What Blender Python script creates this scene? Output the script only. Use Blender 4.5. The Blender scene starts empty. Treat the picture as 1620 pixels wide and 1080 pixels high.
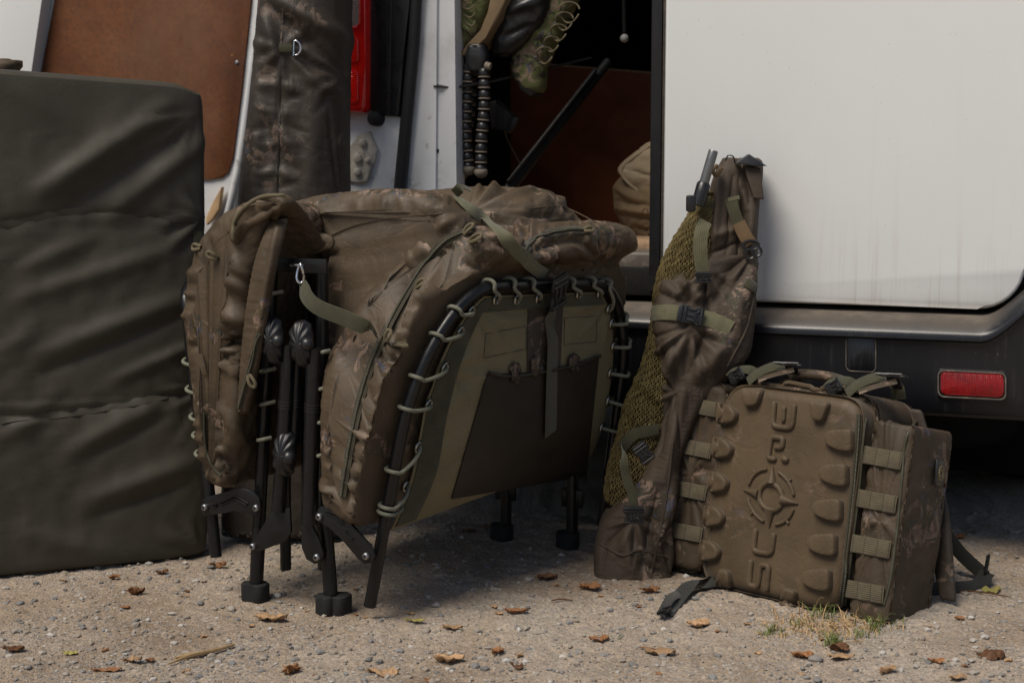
import bpy, bmesh, math, random
import numpy as np
from mathutils import Vector, Matrix, noise as mnoise
from mathutils.bvhtree import BVHTree

random.seed(7)
rng = np.random.default_rng(7)
SC = bpy.context.scene
COL = SC.collection

# ------------------------------------------------------------------ camera, sky, sun, exposure
FPX = 2400.0                      # focal length in pixels of a 1620 px wide picture
CAMH = 0.80
PITCH = math.atan(290 / 2400)
cam_d = bpy.data.cameras.new('camera')
cam = bpy.data.objects.new('camera', cam_d)
COL.objects.link(cam)
cam.location = (0, 0, CAMH)
cam.rotation_euler = (math.pi / 2 - PITCH, 0, 0)
cam_d.sensor_width = 36
cam_d.lens = 36 * FPX / 1620
cam_d.clip_start = 0.05
cam_d.clip_end = 500
cam_d.dof.use_dof = True
cam_d.dof.focus_distance = 2.72
cam_d.dof.aperture_fstop = 5.0
SC.camera = cam

SUN_EL, SUN_AZ = math.radians(58), math.radians(-134)   # azimuth of the sun seen from above, from +Y towards +X
world = bpy.data.worlds.new('World')
SC.world = world
world.use_nodes = True
wn = world.node_tree
bg = wn.nodes['Background']
sky = wn.nodes.new('ShaderNodeTexSky')
sky.sky_type = 'NISHITA'
sky.sun_disc = False
sky.sun_elevation = SUN_EL
sky.sun_rotation = SUN_AZ
sky.air_density = 1.0
sky.dust_density = 2.0
sky.ozone_density = 1.0
wn.links.new(sky.outputs[0], bg.inputs[0])
bg.inputs[1].default_value = 0.054
sun_d = bpy.data.lights.new('sun', 'SUN')
sun_d.energy = 2.3
sun_d.angle = math.radians(30)
sun_d.color = (1.0, 0.92, 0.80)
sun = bpy.data.objects.new('sun', sun_d)
COL.objects.link(sun)
sdir = Vector((math.sin(SUN_AZ) * math.cos(SUN_EL), math.cos(SUN_AZ) * math.cos(SUN_EL), math.sin(SUN_EL)))
sun.rotation_euler = sdir.to_track_quat('Z', 'Y').to_euler()
sun.location = sdir * 20
SC.view_settings.view_transform = 'Standard'
SC.view_settings.look = 'None'
SC.view_settings.gamma = 1
SC.view_settings.use_curve_mapping = False
SC.view_settings.exposure = 0.56

# ------------------------------------------------------------------ measuring helpers
_F = np.array([0, math.cos(PITCH), -math.sin(PITCH)])
_U = np.array([0, math.sin(PITCH), math.cos(PITCH)])
_R = np.array([1.0, 0, 0])
CAM = np.array([0, 0, CAMH])
UP = np.array([0, 0, 1.0])

def ray(x, y):
    return (x - 810) / FPX * _R - (y - 540) / FPX * _U + _F

def at(x, y, Y):                       # the point seen at a pixel, at a known distance Y
    d = ray(x, y)
    return CAM + d * (Y / d[1])

def gp(x, y, z=0.0):                   # the point of the ground seen at a pixel
    d = ray(x, y)
    return CAM + d * ((z - CAMH) / d[2])

def onpl(x, y, p, n):                  # the point of a plane seen at a pixel
    d = ray(x, y)
    return CAM + d * (((np.asarray(p) - CAM) @ n) / (d @ n))

def proj(P):
    q = np.asarray(P) - CAM
    z = q @ _F
    return np.stack([810 + FPX * (q @ _R) / z, 540 - FPX * (q @ _U) / z], -1)

def unit(v):
    v = np.asarray(v, float)
    return v / max(np.linalg.norm(v), 1e-12)

def lerp(a, b, t):
    return np.asarray(a) * (1 - t) + np.asarray(b) * t

def catmull(pts, n, closed=False):
    """n points spread evenly along a smooth curve through pts"""
    P = np.asarray(pts, float)
    m = len(P)
    if m == 2 and not closed:
        return np.array([lerp(P[0], P[1], t) for t in np.linspace(0, 1, n)])
    out = []
    segs = m if closed else m - 1
    for i in range(segs):
        if closed:
            a, b, c, d = P[(i - 1) % m], P[i], P[(i + 1) % m], P[(i + 2) % m]
        else:
            b, c = P[i], P[i + 1]
            a = P[i - 1] if i else 2 * b - c
            d = P[i + 2] if i + 2 < m else 2 * c - b
        for t in np.linspace(0, 1, 12, endpoint=False):
            t2, t3 = t * t, t * t * t
            out.append(.5 * ((2 * b) + (c - a) * t + (2 * a - 5 * b + 4 * c - d) * t2 + (3 * b - a - 3 * c + d) * t3))
    out.append(P[0] if closed else P[-1])
    out = np.array(out)
    s = np.r_[0, np.cumsum(np.linalg.norm(np.diff(out, axis=0), axis=1))]
    q = np.linspace(0, s[-1], n, endpoint=not closed)
    return np.stack([np.interp(q, s, out[:, k]) for k in range(P.shape[1])], -1)

# ------------------------------------------------------------------ object helpers
WL = {}                                # world location of every parent
def thing(name, label, cat, loc, group=None):
    o = bpy.data.objects.new(name, None)
    COL.objects.link(o)
    o.empty_display_size = .05
    o.location = loc
    WL[o.name] = np.array(loc, float)
    o['label'] = label
    o['category'] = cat
    if group: o['group'] = group
    return o

def tag(o, label, cat, group=None):
    o['label'] = label
    o['category'] = cat
    if group: o['group'] = group
    return o

def link(name, me, loc, parent, mat=None, rot=None):
    o = bpy.data.objects.new(name, me)
    COL.objects.link(o)
    loc = np.array(loc, float)
    if parent is not None:
        o.parent = parent
        o.location = loc - WL[parent.name]
    else:
        o.location = loc
    if rot is not None:
        o.rotation_euler = Matrix(rot).to_euler() if not isinstance(rot, tuple) else rot
    WL[o.name] = loc
    if mat is not None and len(me.materials) == 0:
        me.materials.append(mat)
    return o

def mesh(name, V, Fc, mat, parent=None, smooth=True, uv=None, loc=None, sharp=None):
    V = np.asarray(V, float)
    c = np.array(loc, float) if loc is not None else (V.min(0) + V.max(0)) / 2
    me = bpy.data.meshes.new(name)
    me.from_pydata((V - c).tolist(), [], [list(map(int, f)) for f in Fc])
    if uv is not None:
        ul = me.uv_layers.new(name='UVMap')
        li = np.empty(len(me.loops), int)
        me.loops.foreach_get('vertex_index', li)
        ul.data.foreach_set('uv', np.asarray(uv, float)[li].ravel())
    if smooth:
        me.polygons.foreach_set('use_smooth', [True] * len(me.polygons))
        if sharp:
            me.set_sharp_from_angle(angle=math.radians(sharp))
    me.update()
    return link(name, me, c, parent, mat)

def bm_obj(name, bm, mat, parent=None, smooth=True, sharp=35):
    bmesh.ops.recalc_face_normals(bm, faces=bm.faces)
    me = bpy.data.meshes.new(name)
    vs = np.array([v.co[:] for v in bm.verts])
    c = (vs.min(0) + vs.max(0)) / 2
    for v in bm.verts: v.co -= Vector(c)
    bm.to_mesh(me)
    bm.free()
    if smooth:
        me.polygons.foreach_set('use_smooth', [True] * len(me.polygons))
        if sharp: me.set_sharp_from_angle(angle=math.radians(sharp))
    return link(name, me, c, parent, mat)

def bm_box(bm, c, ax, ay, az, bevel=0, seg=2):
    """box with half-vectors ax, ay, az"""
    c, ax, ay, az = map(lambda q: np.asarray(q, float), (c, ax, ay, az))
    vs = [bm.verts.new(c + i * ax + j * ay + k * az) for i in (-1, 1) for j in (-1, 1) for k in (-1, 1)]
    fs = [bm.faces.new([vs[q] for q in f]) for f in ((0, 1, 3, 2), (4, 6, 7, 5), (0, 4, 5, 1), (2, 3, 7, 6), (0, 2, 6, 4), (1, 5, 7, 3))]
    if bevel:
        es = list({e for f in fs for e in f.edges})
        bmesh.ops.bevel(bm, geom=es, offset=bevel, segments=seg, profile=.5, affect='EDGES')

def box(name, c, ax, ay, az, mat, parent=None, bevel=0, seg=2):
    bm = bmesh.new()
    bm_box(bm, c, ax, ay, az, bevel, seg)
    return bm_obj(name, bm, mat, parent)

def bm_prism(bm, pts, depth, bevel=0, seg=2):
    """closed 3-D outline pushed along the vector depth"""
    pts = [np.asarray(p, float) for p in pts]
    a = [bm.verts.new(p) for p in pts]
    b = [bm.verts.new(p + depth) for p in pts]
    n = len(a)
    fs = [bm.faces.new(a), bm.faces.new(b[::-1])]
    for i in range(n):
        fs.append(bm.faces.new([a[i], b[i], b[(i + 1) % n], a[(i + 1) % n]]))
    if bevel:
        es = list(set(fs[0].edges) | set(fs[1].edges))
        bmesh.ops.bevel(bm, geom=es, offset=bevel, segments=seg, profile=.5, affect='EDGES')

def prism(name, pts, depth, mat, parent=None, bevel=0, seg=2, sharp=35):
    bm = bmesh.new()
    bm_prism(bm, pts, np.asarray(depth, float), bevel, seg)
    return bm_obj(name, bm, mat, parent, sharp=sharp)

def frames(P, closed=False, up0=None):
    """parallel transport frames along a polyline"""
    P = np.asarray(P, float)
    n = len(P)
    if closed: T = np.roll(P, -1, 0) - np.roll(P, 1, 0)
    else: T = np.gradient(P, axis=0)
    T = T / np.maximum(np.linalg.norm(T, axis=1, keepdims=True), 1e-12)
    a = np.array(up0, float) if up0 is not None else (UP if abs(T[0] @ UP) < .9 else np.array([1.0, 0, 0]))
    N = np.zeros_like(P)
    v = unit(a - T[0] * (a @ T[0]))
    for i in range(n):
        v = unit(v - T[i] * (v @ T[i]))
        N[i] = v
    return T, N, np.cross(T, N)

def tube_data(P, r, seg=8, closed=False, cap=True):
    P = np.asarray(P, float)
    n = len(P)
    T, N, B = frames(P, closed)
    r = np.broadcast_to(np.asarray(r, float), (n,))
    ang = np.linspace(0, 2 * math.pi, seg, endpoint=False)
    V = (P[:, None] + r[:, None, None] * (np.cos(ang)[None, :, None] * N[:, None] + np.sin(ang)[None, :, None] * B[:, None])).reshape(-1, 3)
    Fc = []
    for i in range(n if closed else n - 1):
        k = (i + 1) % n
        for j in range(seg):
            l = (j + 1) % seg
            Fc.append((i * seg + j, i * seg + l, k * seg + l, k * seg + j))
    if cap and not closed:
        Fc.append(tuple(range(seg))[::-1])
        Fc.append(tuple((n - 1) * seg + j for j in range(seg)))
    s = np.r_[0, np.cumsum(np.linalg.norm(np.diff(P, axis=0), axis=1))]
    uv = np.stack([np.repeat(s, seg), np.tile(ang / (2 * math.pi) * (2 * math.pi * r.mean()), n)], -1)
    return V, Fc, uv

def tube(name, P, r, mat, parent=None, seg=8, closed=False, sm=0):
    if sm:
        if np.ndim(r): r = np.interp(np.linspace(0, 1, sm), np.linspace(0, 1, len(r)), r)
        P = catmull(P, sm, closed)
    V, Fc, uv = tube_data(P, r, seg, closed)
    return mesh(name, V, Fc, mat, parent, uv=uv, sharp=50)

def join(parts):
    V, Fc, uv, k = [], [], [], 0
    for p in parts:
        V.append(p[0]); uv.append(p[2])
        Fc += [tuple(i + k for i in f) for f in p[1]]
        k += len(p[0])
    return np.concatenate(V), Fc, np.concatenate(uv)

def ribbon_data(P, Nrm, width, th=.0016, sm=0):
    """webbing strap: centre line P, face normals Nrm, flat cross-section"""
    P = np.asarray(P, float)
    Nrm = np.broadcast_to(np.asarray(Nrm, float), P.shape)
    if sm:
        Q = catmull(np.concatenate([P, Nrm], 1), sm)
        P, Nrm = Q[:, :3], Q[:, 3:]
    n = len(P)
    T = np.gradient(P, axis=0)
    T /= np.maximum(np.linalg.norm(T, axis=1, keepdims=True), 1e-12)
    B = np.cross(T, Nrm)
    B /= np.maximum(np.linalg.norm(B, axis=1, keepdims=True), 1e-12)
    Nn = np.cross(B, T)
    w = np.broadcast_to(np.asarray(width, float), (n,))[:, None] / 2
    prof = [(-1, -.5), (-1, .5), (-.9, 1), (0, 1), (.9, 1), (1, .5), (1, -.5), (.9, -1), (0, -1), (-.9, -1)]
    V = np.stack([P + B * w * a + Nn * (th / 2) * b for a, b in prof], 1).reshape(-1, 3)
    m = len(prof)
    Fc = []
    for i in range(n - 1):
        for j in range(m):
            l = (j + 1) % m
            Fc.append((i * m + j, (i + 1) * m + j, (i + 1) * m + l, i * m + l))
    Fc.append(tuple(range(m)))
    Fc.append(tuple((n - 1) * m + j for j in range(m))[::-1])
    s = np.r_[0, np.cumsum(np.linalg.norm(np.diff(P, axis=0), axis=1))]
    uv = np.stack([np.repeat(s, m), np.concatenate([np.array([a for a, b in prof]) * w[i] for i in range(n)])], -1)
    return V, Fc, uv

def ribbon(name, P, Nrm, width, mat, parent=None, th=.0016, sm=0):
    V, Fc, uv = ribbon_data(P, Nrm, width, th, sm)
    return mesh(name, V, Fc, mat, parent, uv=uv, sharp=50)

def grid_data(P, closed=False, cap=False):
    """P[nv, nu, 3]; closed: u wraps round"""
    nv, nu = P.shape[:2]
    idx = np.arange(nv * nu).reshape(nv, nu)
    if closed:
        nx = np.roll(idx, -1, 1)
        q = np.stack([idx[:-1], nx[:-1], nx[1:], idx[1:]], -1).reshape(-1, 4)
    else:
        q = np.stack([idx[:-1, :-1], idx[:-1, 1:], idx[1:, 1:], idx[1:, :-1]], -1).reshape(-1, 4)
    Fc = q.tolist()
    if cap:
        Fc.append(idx[0][::-1].tolist())
        Fc.append(idx[-1].tolist())
    du = np.r_[0, np.cumsum(np.linalg.norm(np.diff(P[nv // 2], axis=0), axis=1))]
    dv = np.r_[0, np.cumsum(np.linalg.norm(np.diff(P[:, nu // 2], axis=0), axis=1))]
    uv = np.stack([np.tile(du, nv), np.repeat(dv, nu)], -1)
    return P.reshape(-1, 3), Fc, uv

def grid(name, P, mat, parent=None, closed=False, cap=False, sharp=None):
    V, Fc, uv = grid_data(P, closed, cap)
    return mesh(name, V, Fc, mat, parent, uv=uv, sharp=sharp)

def thick_grid(name, P, th, mat, parent=None):
    """an open sheet with a real thickness (pushed back along its normals)"""
    Nn = gnormals(P, False)
    Q = P - Nn * th
    nv, nu = P.shape[:2]
    V1, F1, uv = grid_data(P)
    k = nv * nu
    F2 = [tuple(i + k for i in f[::-1]) for f in F1]
    i = np.arange(k).reshape(nv, nu)
    rim = i[0].tolist() + i[1:, -1].tolist() + i[-1, ::-1][1:].tolist() + i[::-1, 0][1:-1].tolist()
    Fs = [(rim[j], rim[(j + 1) % len(rim)], rim[(j + 1) % len(rim)] + k, rim[j] + k)[::-1] for j in range(len(rim))]
    return mesh(name, np.concatenate([V1, Q.reshape(-1, 3)]), F1 + F2 + Fs, mat, parent, uv=np.concatenate([uv, uv]), sharp=60)

# ------------------------------------------------------------------ cloth: surplus cloth buckles into wrinkles on a soft base
def gnormals(P, closed):
    if closed: du = np.roll(P, -1, 1) - np.roll(P, 1, 1)
    else: du = np.gradient(P, axis=1)
    dv = np.gradient(P, axis=0)
    n = np.cross(du, dv)
    return n / np.maximum(np.linalg.norm(n, axis=2, keepdims=True), 1e-9)

def fbm(P, s, seed=0, oct=3):
    P = np.asarray(P).reshape(-1, 3) * s + seed * 13.7
    return np.array([mnoise.fractal(p, 1.0, 2.0, oct) for p in P.tolist()])

def cloth(base, closed=False, exu=1.04, exv=1.04, iters=120, kf=.03, kt=.05, kb=.25, amp=.004, nscale=28, pin=None,
          lim=(-.012, .03), seed=0, grav=0.0, flip=False):
    nv, nu = base.shape[:2]
    N = gnormals(base, closed)
    if flip: N = -N
    ns = np.array([mnoise.noise(p) for p in (base.reshape(-1, 3) * nscale + seed * 7.3).tolist()]).reshape(nv, nu, 1)
    if pin is None: pin = np.zeros((nv, nu), bool)
    free = (~pin)[..., None]
    P = base + N * ns * amp * free
    exu = np.broadcast_to(exu, (nv, nu)).ravel()
    exv = np.broadcast_to(exv, (nv, nu)).ravel()
    idx = np.arange(nv * nu).reshape(nv, nu)
    B = base.reshape(-1, 3)
    batches = []
    def add(a, b, ex, k):
        a, b = a.ravel(), b.ravel()
        L = np.linalg.norm(B[a] - B[b], axis=1) * (ex[a] + ex[b]) / 2
        batches.append((a, b, L, k))
    def rows(step, axis, ex, k):
        n = nu if axis else nv
        for off in range(2 * step):
            st = [i for i in range(off, n, 2 * step)]
            A = []
            for s0 in st:
                t = s0 + step
                if t < n: A.append((s0, t))
                elif axis and closed and n % (2 * step) == 0: A.append((s0, t % n))
            if not A: continue
            i0, i1 = [q[0] for q in A], [q[1] for q in A]
            if axis: add(idx[:, i0], idx[:, i1], ex, k)
            else: add(idx[i0], idx[i1], ex, k)
    rows(1, 1, exu, 1.0); rows(1, 0, exv, 1.0)
    em = (exu + exv) / 2
    for off in (0, 1):
        add(idx[off:-1:2, :-1], idx[off + 1::2, 1:][:len(idx[off:-1:2])], em, .5)
        add(idx[off:-1:2, 1:], idx[off + 1::2, :-1][:len(idx[off:-1:2])], em, .5)
    if kb:
        rows(2, 1, exu, kb); rows(2, 0, exv, kb)
        rows(4, 1, exu, kb * .35); rows(4, 0, exv, kb * .35)
    P = P.reshape(-1, 3)
    Nf = N.reshape(-1, 3)
    fr = free.reshape(-1)
    for it in range(iters):
        for a, b, L, k in batches:
            d = P[b] - P[a]
            l = np.sqrt((d * d).sum(1)) + 1e-12
            c = d * ((l - L) / l * .5 * k)[:, None]
            P[a] += c * fr[a][:, None]
            P[b] -= c * fr[b][:, None]
        D = P - B
        h = (D * Nf).sum(1)
        tn = D - Nf * h[:, None]
        h = np.clip(h * (1 - kf), lim[0], lim[1])
        P = B + Nf * h[:, None] + tn * (1 - kt)
        if grav: P[:, 2] -= grav
        P[~fr] = B[~fr]
    return P.reshape(nv, nu, 3)

def ridges(P, closed, lst, flip=False):
    """push a surface out (or in) along creases whose ends are measured in the photograph"""
    N = gnormals(P, closed)
    if flip: N = -N
    vis = ((CAM - P) * N).sum(-1) > 0
    q = proj(P)
    h = np.zeros(P.shape[:2])
    for (x0, y0, x1, y1, w, amp) in lst:
        a, b = np.array([x0, y0], float), np.array([x1, y1], float)
        d = b - a
        L2 = d @ d
        t = ((q - a) @ d) / L2
        tc = np.clip(t, 0, 1)
        r = np.linalg.norm(q - (a + tc[..., None] * d), axis=-1)
        fade = np.sin(np.pi * np.clip(.12 + .76 * tc, 0, 1))
        h += amp * (np.exp(-(r / w) ** 2) if amp > 0 else np.exp(-r / (w * .75))) * fade
    return P + N * (h * vis)[..., None]

def fan(x, y, a0, a1, n, L, w=5, amp=.006, seed=0):
    """creases that spread from a pinch: ridge and furrow in turn"""
    q = random.Random(seed + x * 3 + y)
    out = []
    for i in range(n):
        a = math.radians(a0 + (a1 - a0) * (i + q.uniform(-.25, .25)) / max(1, n - 1))
        l = L * q.uniform(.55, 1.1); k = w * q.uniform(.7, 1.4)
        out.append((x + 4 * math.cos(a), y - 4 * math.sin(a), x + l * math.cos(a), y - l * math.sin(a), k, amp * q.uniform(.6, 1.2) * (1 if i % 2 else -1)))
    return out

def pucker(pts, step=13, L=24, w=4, amp=.004, seed=0, both=True):
    """short gathers across a seam or a zip"""
    q = random.Random(seed)
    P = catmull(pts, 60); s = np.r_[0, np.cumsum(np.linalg.norm(np.diff(P, axis=0), axis=1))]
    out = []; d = step * .5; i = 0
    while d < s[-1]:
        p = np.array([np.interp(d, s, P[:, 0]), np.interp(d, s, P[:, 1])]); p2 = np.array([np.interp(d + 2, s, P[:, 0]), np.interp(d + 2, s, P[:, 1])])
        t = unit(p2 - p); nrm = np.array([-t[1], t[0]])
        for sg in ((1, -1) if both else (1,)):
            l = L * q.uniform(.5, 1.3); e = p + sg * nrm * l + t * q.uniform(-.5, .5) * l
            out.append((*(p + sg * nrm * 3), *e, w * q.uniform(.7, 1.3), amp * q.uniform(.5, 1.3) * (1 if i % 2 else -1)))
        d += step * q.uniform(.6, 1.4); i += 1
    return out

def superloop(n, ex=2.5):
    t = np.linspace(0, 2 * math.pi, n, endpoint=False)
    c, s = np.cos(t), np.sin(t)
    x, y = np.sign(c) * np.abs(c) ** (2 / ex), np.sign(s) * np.abs(s) ** (2 / ex)
    Q = np.stack([x, y], -1)
    # even spacing
    D = np.r_[Q, Q[:1]]
    l = np.r_[0, np.cumsum(np.linalg.norm(np.diff(D, axis=0), axis=1))]
    e = np.linspace(0, l[-1], n, endpoint=False)
    return np.stack([np.interp(e, l, D[:, 0]), np.interp(e, l, D[:, 1])], -1)

def loft(keys, nu, nv, ex=2.5, caps=(.03, .03), capn=5):
    """keys: (centre, half-width vector, half-depth vector); rounded ends of the given lengths"""
    K = np.array([np.concatenate([k[0], k[1], k[2]]) for k in keys], float)
    Q = catmull(K, nv)
    C, A, Bv = Q[:, :3], Q[:, 3:6], Q[:, 6:]
    lp = superloop(nu, ex)
    rings = []
    def ring(c, a, b): return c + lp[:, :1] * a + lp[:, 1:] * b
    T0, T1 = unit(C[0] - C[1]), unit(C[-1] - C[-2])
    def capr(c, a, b, T, cl):
        out = []
        ra, rb = np.linalg.norm(a), np.linalg.norm(b)
        for k in range(capn):
            th = math.pi / 2 * (k + 1) / (capn + .35)
            ins = cl * (1 - math.cos(th))
            out.append(ring(c + T * cl * math.sin(th) - T * cl, a * max(.05, 1 - ins / ra), b * max(.05, 1 - ins / rb)))
        # flat lid inside
        la, lb = a * max(.05, 1 - cl / ra), b * max(.05, 1 - cl / rb)
        for s in (.72, .4, .12):
            out.append(ring(c, la * s, lb * s))
        return out
    head = capr(C[0], A[0], Bv[0], T0, caps[0])[::-1]
    tail = capr(C[-1], A[-1], Bv[-1], T1, caps[1])
    mid = []
    for i in range(nv):
        mid.append(ring(C[i] - (T0 * caps[0] if i == 0 else 0) - (T1 * caps[1] if i == nv - 1 else 0), A[i], Bv[i]))
    return np.array(head + mid + tail)

def resample_loop(pts, n):
    return catmull(np.asarray(pts, float), n, closed=True)

class Surf:
    """finished surfaces that straps, zips and badges are laid on, found by looking along a photo ray"""
    def __init__(self): self.V, self.F, self.k = [], [], 0; self.t = None
    def add(self, o):
        me = o.data
        V = np.empty(len(me.vertices) * 3); me.vertices.foreach_get('co', V)
        V = V.reshape(-1, 3) + WL[o.name]
        self.V += V.tolist()
        self.F += [[i + self.k for i in p.vertices] for p in me.polygons]
        self.k += len(V); self.t = None
        return o
    def hit(self, x, y, off=0.0):
        if self.t is None: self.t = BVHTree.FromPolygons(self.V, self.F)
        d = ray(x, y)
        h = self.t.ray_cast(Vector(CAM), Vector(unit(d)))
        if h[0] is None: return None, None
        n = np.array(h[1])
        if n @ d > 0: n = -n
        return np.array(h[0]) + n * off, n
    def path(self, pts, off=0.0, n=24, smooth_n=3):
        pts = catmull(pts, n)
        P, N = [], []
        for x, y in pts:
            for dx, dy in ((0, 0), (-5, 0), (5, 0), (0, 5), (0, -5), (-12, 0), (12, 0), (0, 12), (-24, 0), (24, 0)):
                p, m = self.hit(x + dx, y + dy, 0)
                if p is not None: break
            if p is not None: P.append(p); N.append(m)
        P, N = np.array(P), np.array(N)
        for _ in range(smooth_n):
            N[1:-1] = (N[:-2] + N[1:-1] * 2 + N[2:]) / 4
            N /= np.linalg.norm(N, axis=1, keepdims=True)
        for _ in range(smooth_n):
            P[1:-1] = (P[:-2] + P[1:-1] * 2 + P[2:]) / 4
        return P + N * off, N
# ------------------------------------------------------------------ materials
class NT:
    def __init__(self, name):
        self.m = bpy.data.materials.new(name)
        self.m.use_nodes = True
        self.t = self.m.node_tree
        self.b = self.t.nodes['Principled BSDF']
        self.tc = self.t.nodes.new('ShaderNodeTexCoord')
    def n(self, k, **kw):
        q = self.t.nodes.new(k)
        for a, v in kw.items():
            if a in q.inputs: self.set(q.inputs[a], v)
            else: setattr(q, a, v)
        return q
    def set(self, s, v):
        if isinstance(v, bpy.types.NodeSocket): self.t.links.new(v, s)
        elif isinstance(v, bpy.types.Node): self.t.links.new(v.outputs[0], s)
        else:
            if isinstance(v, (tuple, list)) and len(v) == 3 and s.type == 'RGBA': v = (*v, 1)
            s.default_value = v
    def p(self, **kw):
        for k, v in kw.items(): self.set(self.b.inputs[k.replace('_', ' ')], v)
        return self
    def obj(self, scale=(1, 1, 1), off=(0, 0, 0), src='Object', rot=(0, 0, 0)):
        q = self.n('ShaderNodeMapping')
        self.set(q.inputs['Vector'], self.tc.outputs[src])
        q.inputs['Scale'].default_value = scale
        q.inputs['Location'].default_value = off
        q.inputs['Rotation'].default_value = rot
        return q.outputs[0]
    def noise(self, vec, scale, detail=4, rough=.55, dist=0):
        q = self.n('ShaderNodeTexNoise', Scale=scale, Detail=detail, Roughness=rough, Distortion=dist)
        self.set(q.inputs['Vector'], vec)
        return q.outputs[0]
    def voro(self, vec, scale, feature='F1', out=0, rand=1.0):
        q = self.n('ShaderNodeTexVoronoi', feature=feature)
        q.inputs['Scale'].default_value = scale
        q.inputs['Randomness'].default_value = rand
        self.set(q.inputs['Vector'], vec)
        return q.outputs[out]
    def wave(self, vec, scale, dist=0, dirn='X', detail=0, dscale=1):
        q = self.n('ShaderNodeTexWave', Scale=scale, Distortion=dist, Detail=detail)
        q.bands_direction = dirn
        q.inputs['Detail Scale'].default_value = dscale
        self.set(q.inputs['Vector'], vec)
        return q.outputs['Fac']
    def ramp(self, fac, *stops, ease='LINEAR'):
        q = self.n('ShaderNodeValToRGB')
        q.color_ramp.interpolation = ease
        e = q.color_ramp.elements
        while len(e) < len(stops): e.new(1)
        for i, (pos, c) in enumerate(stops):
            e[i].position = pos
            e[i].color = (c, c, c, 1) if isinstance(c, (int, float)) else (*c, 1)
        self.set(q.inputs[0], fac)
        return q.outputs[0]
    def mix(self, fac, a, b, mode='MIX'):
        q = self.n('ShaderNodeMix', data_type='RGBA', blend_type=mode)
        self.set(q.inputs[0], fac)
        self.set(q.inputs[6], a); self.set(q.inputs[7], b)
        return q.outputs[2]
    def math(self, op, a, b=0.0):
        q = self.n('ShaderNodeMath', operation=op)
        self.set(q.inputs[0], a); self.set(q.inputs[1], b)
        return q.outputs[0]
    def bump(self, h, strength=.3, dist=.001, prev=None):
        q = self.n('ShaderNodeBump')
        q.inputs['Strength'].default_value = strength
        q.inputs['Distance'].default_value = dist
        self.set(q.inputs['Height'], h)
        if prev is not None: self.set(q.inputs['Normal'], prev)
        return q.outputs[0]

def camo(name, base=(.075, .056, .038), patch=.5, rough=.62, scale=1.0, seed=0.0, weave=True, sheen=.0):
    """brown camouflage cloth: leaf-shaped paler and darker patches with a few blue-grey specks"""
    k = NT(name)
    v = k.obj(off=(seed, seed * .7, seed * 1.3))
    big = k.noise(v, 5.5 * scale, 3, .5, .6)
    area = k.ramp(big, (.555, 0.0), (.585, 1.0))                     # where the print shows
    shp = k.noise(v, 15 * scale, 6, .72, 1.6)
    lite = k.ramp(shp, (.53, 0.0), (.54, 1.0))
    dark = k.ramp(k.noise(k.obj(off=(3.1 + seed, 1.7, .4)), 14 * scale, 6, .7, 1.6), (.53, 0.0), (.545, 1.0))
    blue = k.ramp(k.noise(k.obj(off=(.7, 5.1 + seed, 2.4)), 24 * scale, 3, .6, .8), (.625, 0.0), (.64, 1.0))
    tint = k.ramp(k.noise(v, 9 * scale, 2), (.35, tuple(c * .82 for c in base)), (.65, tuple(c * 1.16 for c in base)))
    pale = k.ramp(k.noise(v, 60, 2), (.4, (.26, .185, .135)), (.6, (.17, .11, .085)))
    deep = k.mix(.5, (.026, .022, .016), (.045, .045, .028))
    c = k.mix(k.math('MULTIPLY', k.math('MULTIPLY', area, dark), patch), tint, deep)
    c = k.mix(k.math('MULTIPLY', k.math('MULTIPLY', area, lite), patch * .85), c, pale)
    c = k.mix(k.math('MULTIPLY', k.math('MULTIPLY', area, blue), patch * .8), c, (.055, .062, .095))
    dust = k.ramp(k.noise(v, 34, 6, .7), (.5, 0.0), (.8, .08))
    c = k.mix(dust, c, (.22, .19, .15))
    k.p(Base_Color=c, Roughness=rough, Specular_IOR_Level=.28, Sheen_Weight=sheen, Sheen_Roughness=.5)
    cr = k.math('ABSOLUTE', k.math('SUBTRACT', k.noise(v, 15, 3, .5, 1.2), .5))
    cr2 = k.math('ABSOLUTE', k.math('SUBTRACT', k.noise(k.obj(off=(7, 3, 1)), 38, 3, .5, 1.0), .5))
    h = k.bump(k.ramp(cr, (.0, 0.0), (.07, 1.0)), .16, .0022)
    h = k.bump(k.ramp(cr2, (.0, 0.0), (.09, 1.0)), .10, .0012, h)
    h = k.bump(k.noise(k.obj((34, 34, 9)), 1.0, 4, .55, .8), .30, .004, h)
    if weave: h = k.bump(k.noise(k.obj((1, 1, 1)), 900, 1), .18, .0006, h)
    k.p(Normal=h)
    return k.m

def plain(name, col, rough=.5, spec=.5, metal=0, var=.15, nscale=40, bump=.15, bdist=.001, wear=None, wear_t=(.62, .75), coat=0):
    k = NT(name)
    v = k.obj()
    nz = k.noise(v, nscale, 5, .6)
    c = k.ramp(nz, (.3, tuple(x * (1 - var) for x in col)), (.7, tuple(min(1, x * (1 + var)) for x in col)))
    if wear: c = k.mix(k.ramp(k.noise(v, nscale * 2.3, 6, .72), (wear_t[0], 0.0), (wear_t[1], .75)), c, wear)
    k.p(Base_Color=c, Metallic=metal, Specular_IOR_Level=spec, Coat_Weight=coat,
        Roughness=k.ramp(k.noise(v, nscale * 1.7, 4), (.3, max(.03, rough - .1)), (.7, min(1, rough + .1))))
    if bump: k.p(Normal=k.bump(k.noise(v, nscale * 6, 3), bump, bdist))
    return k.m

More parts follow.
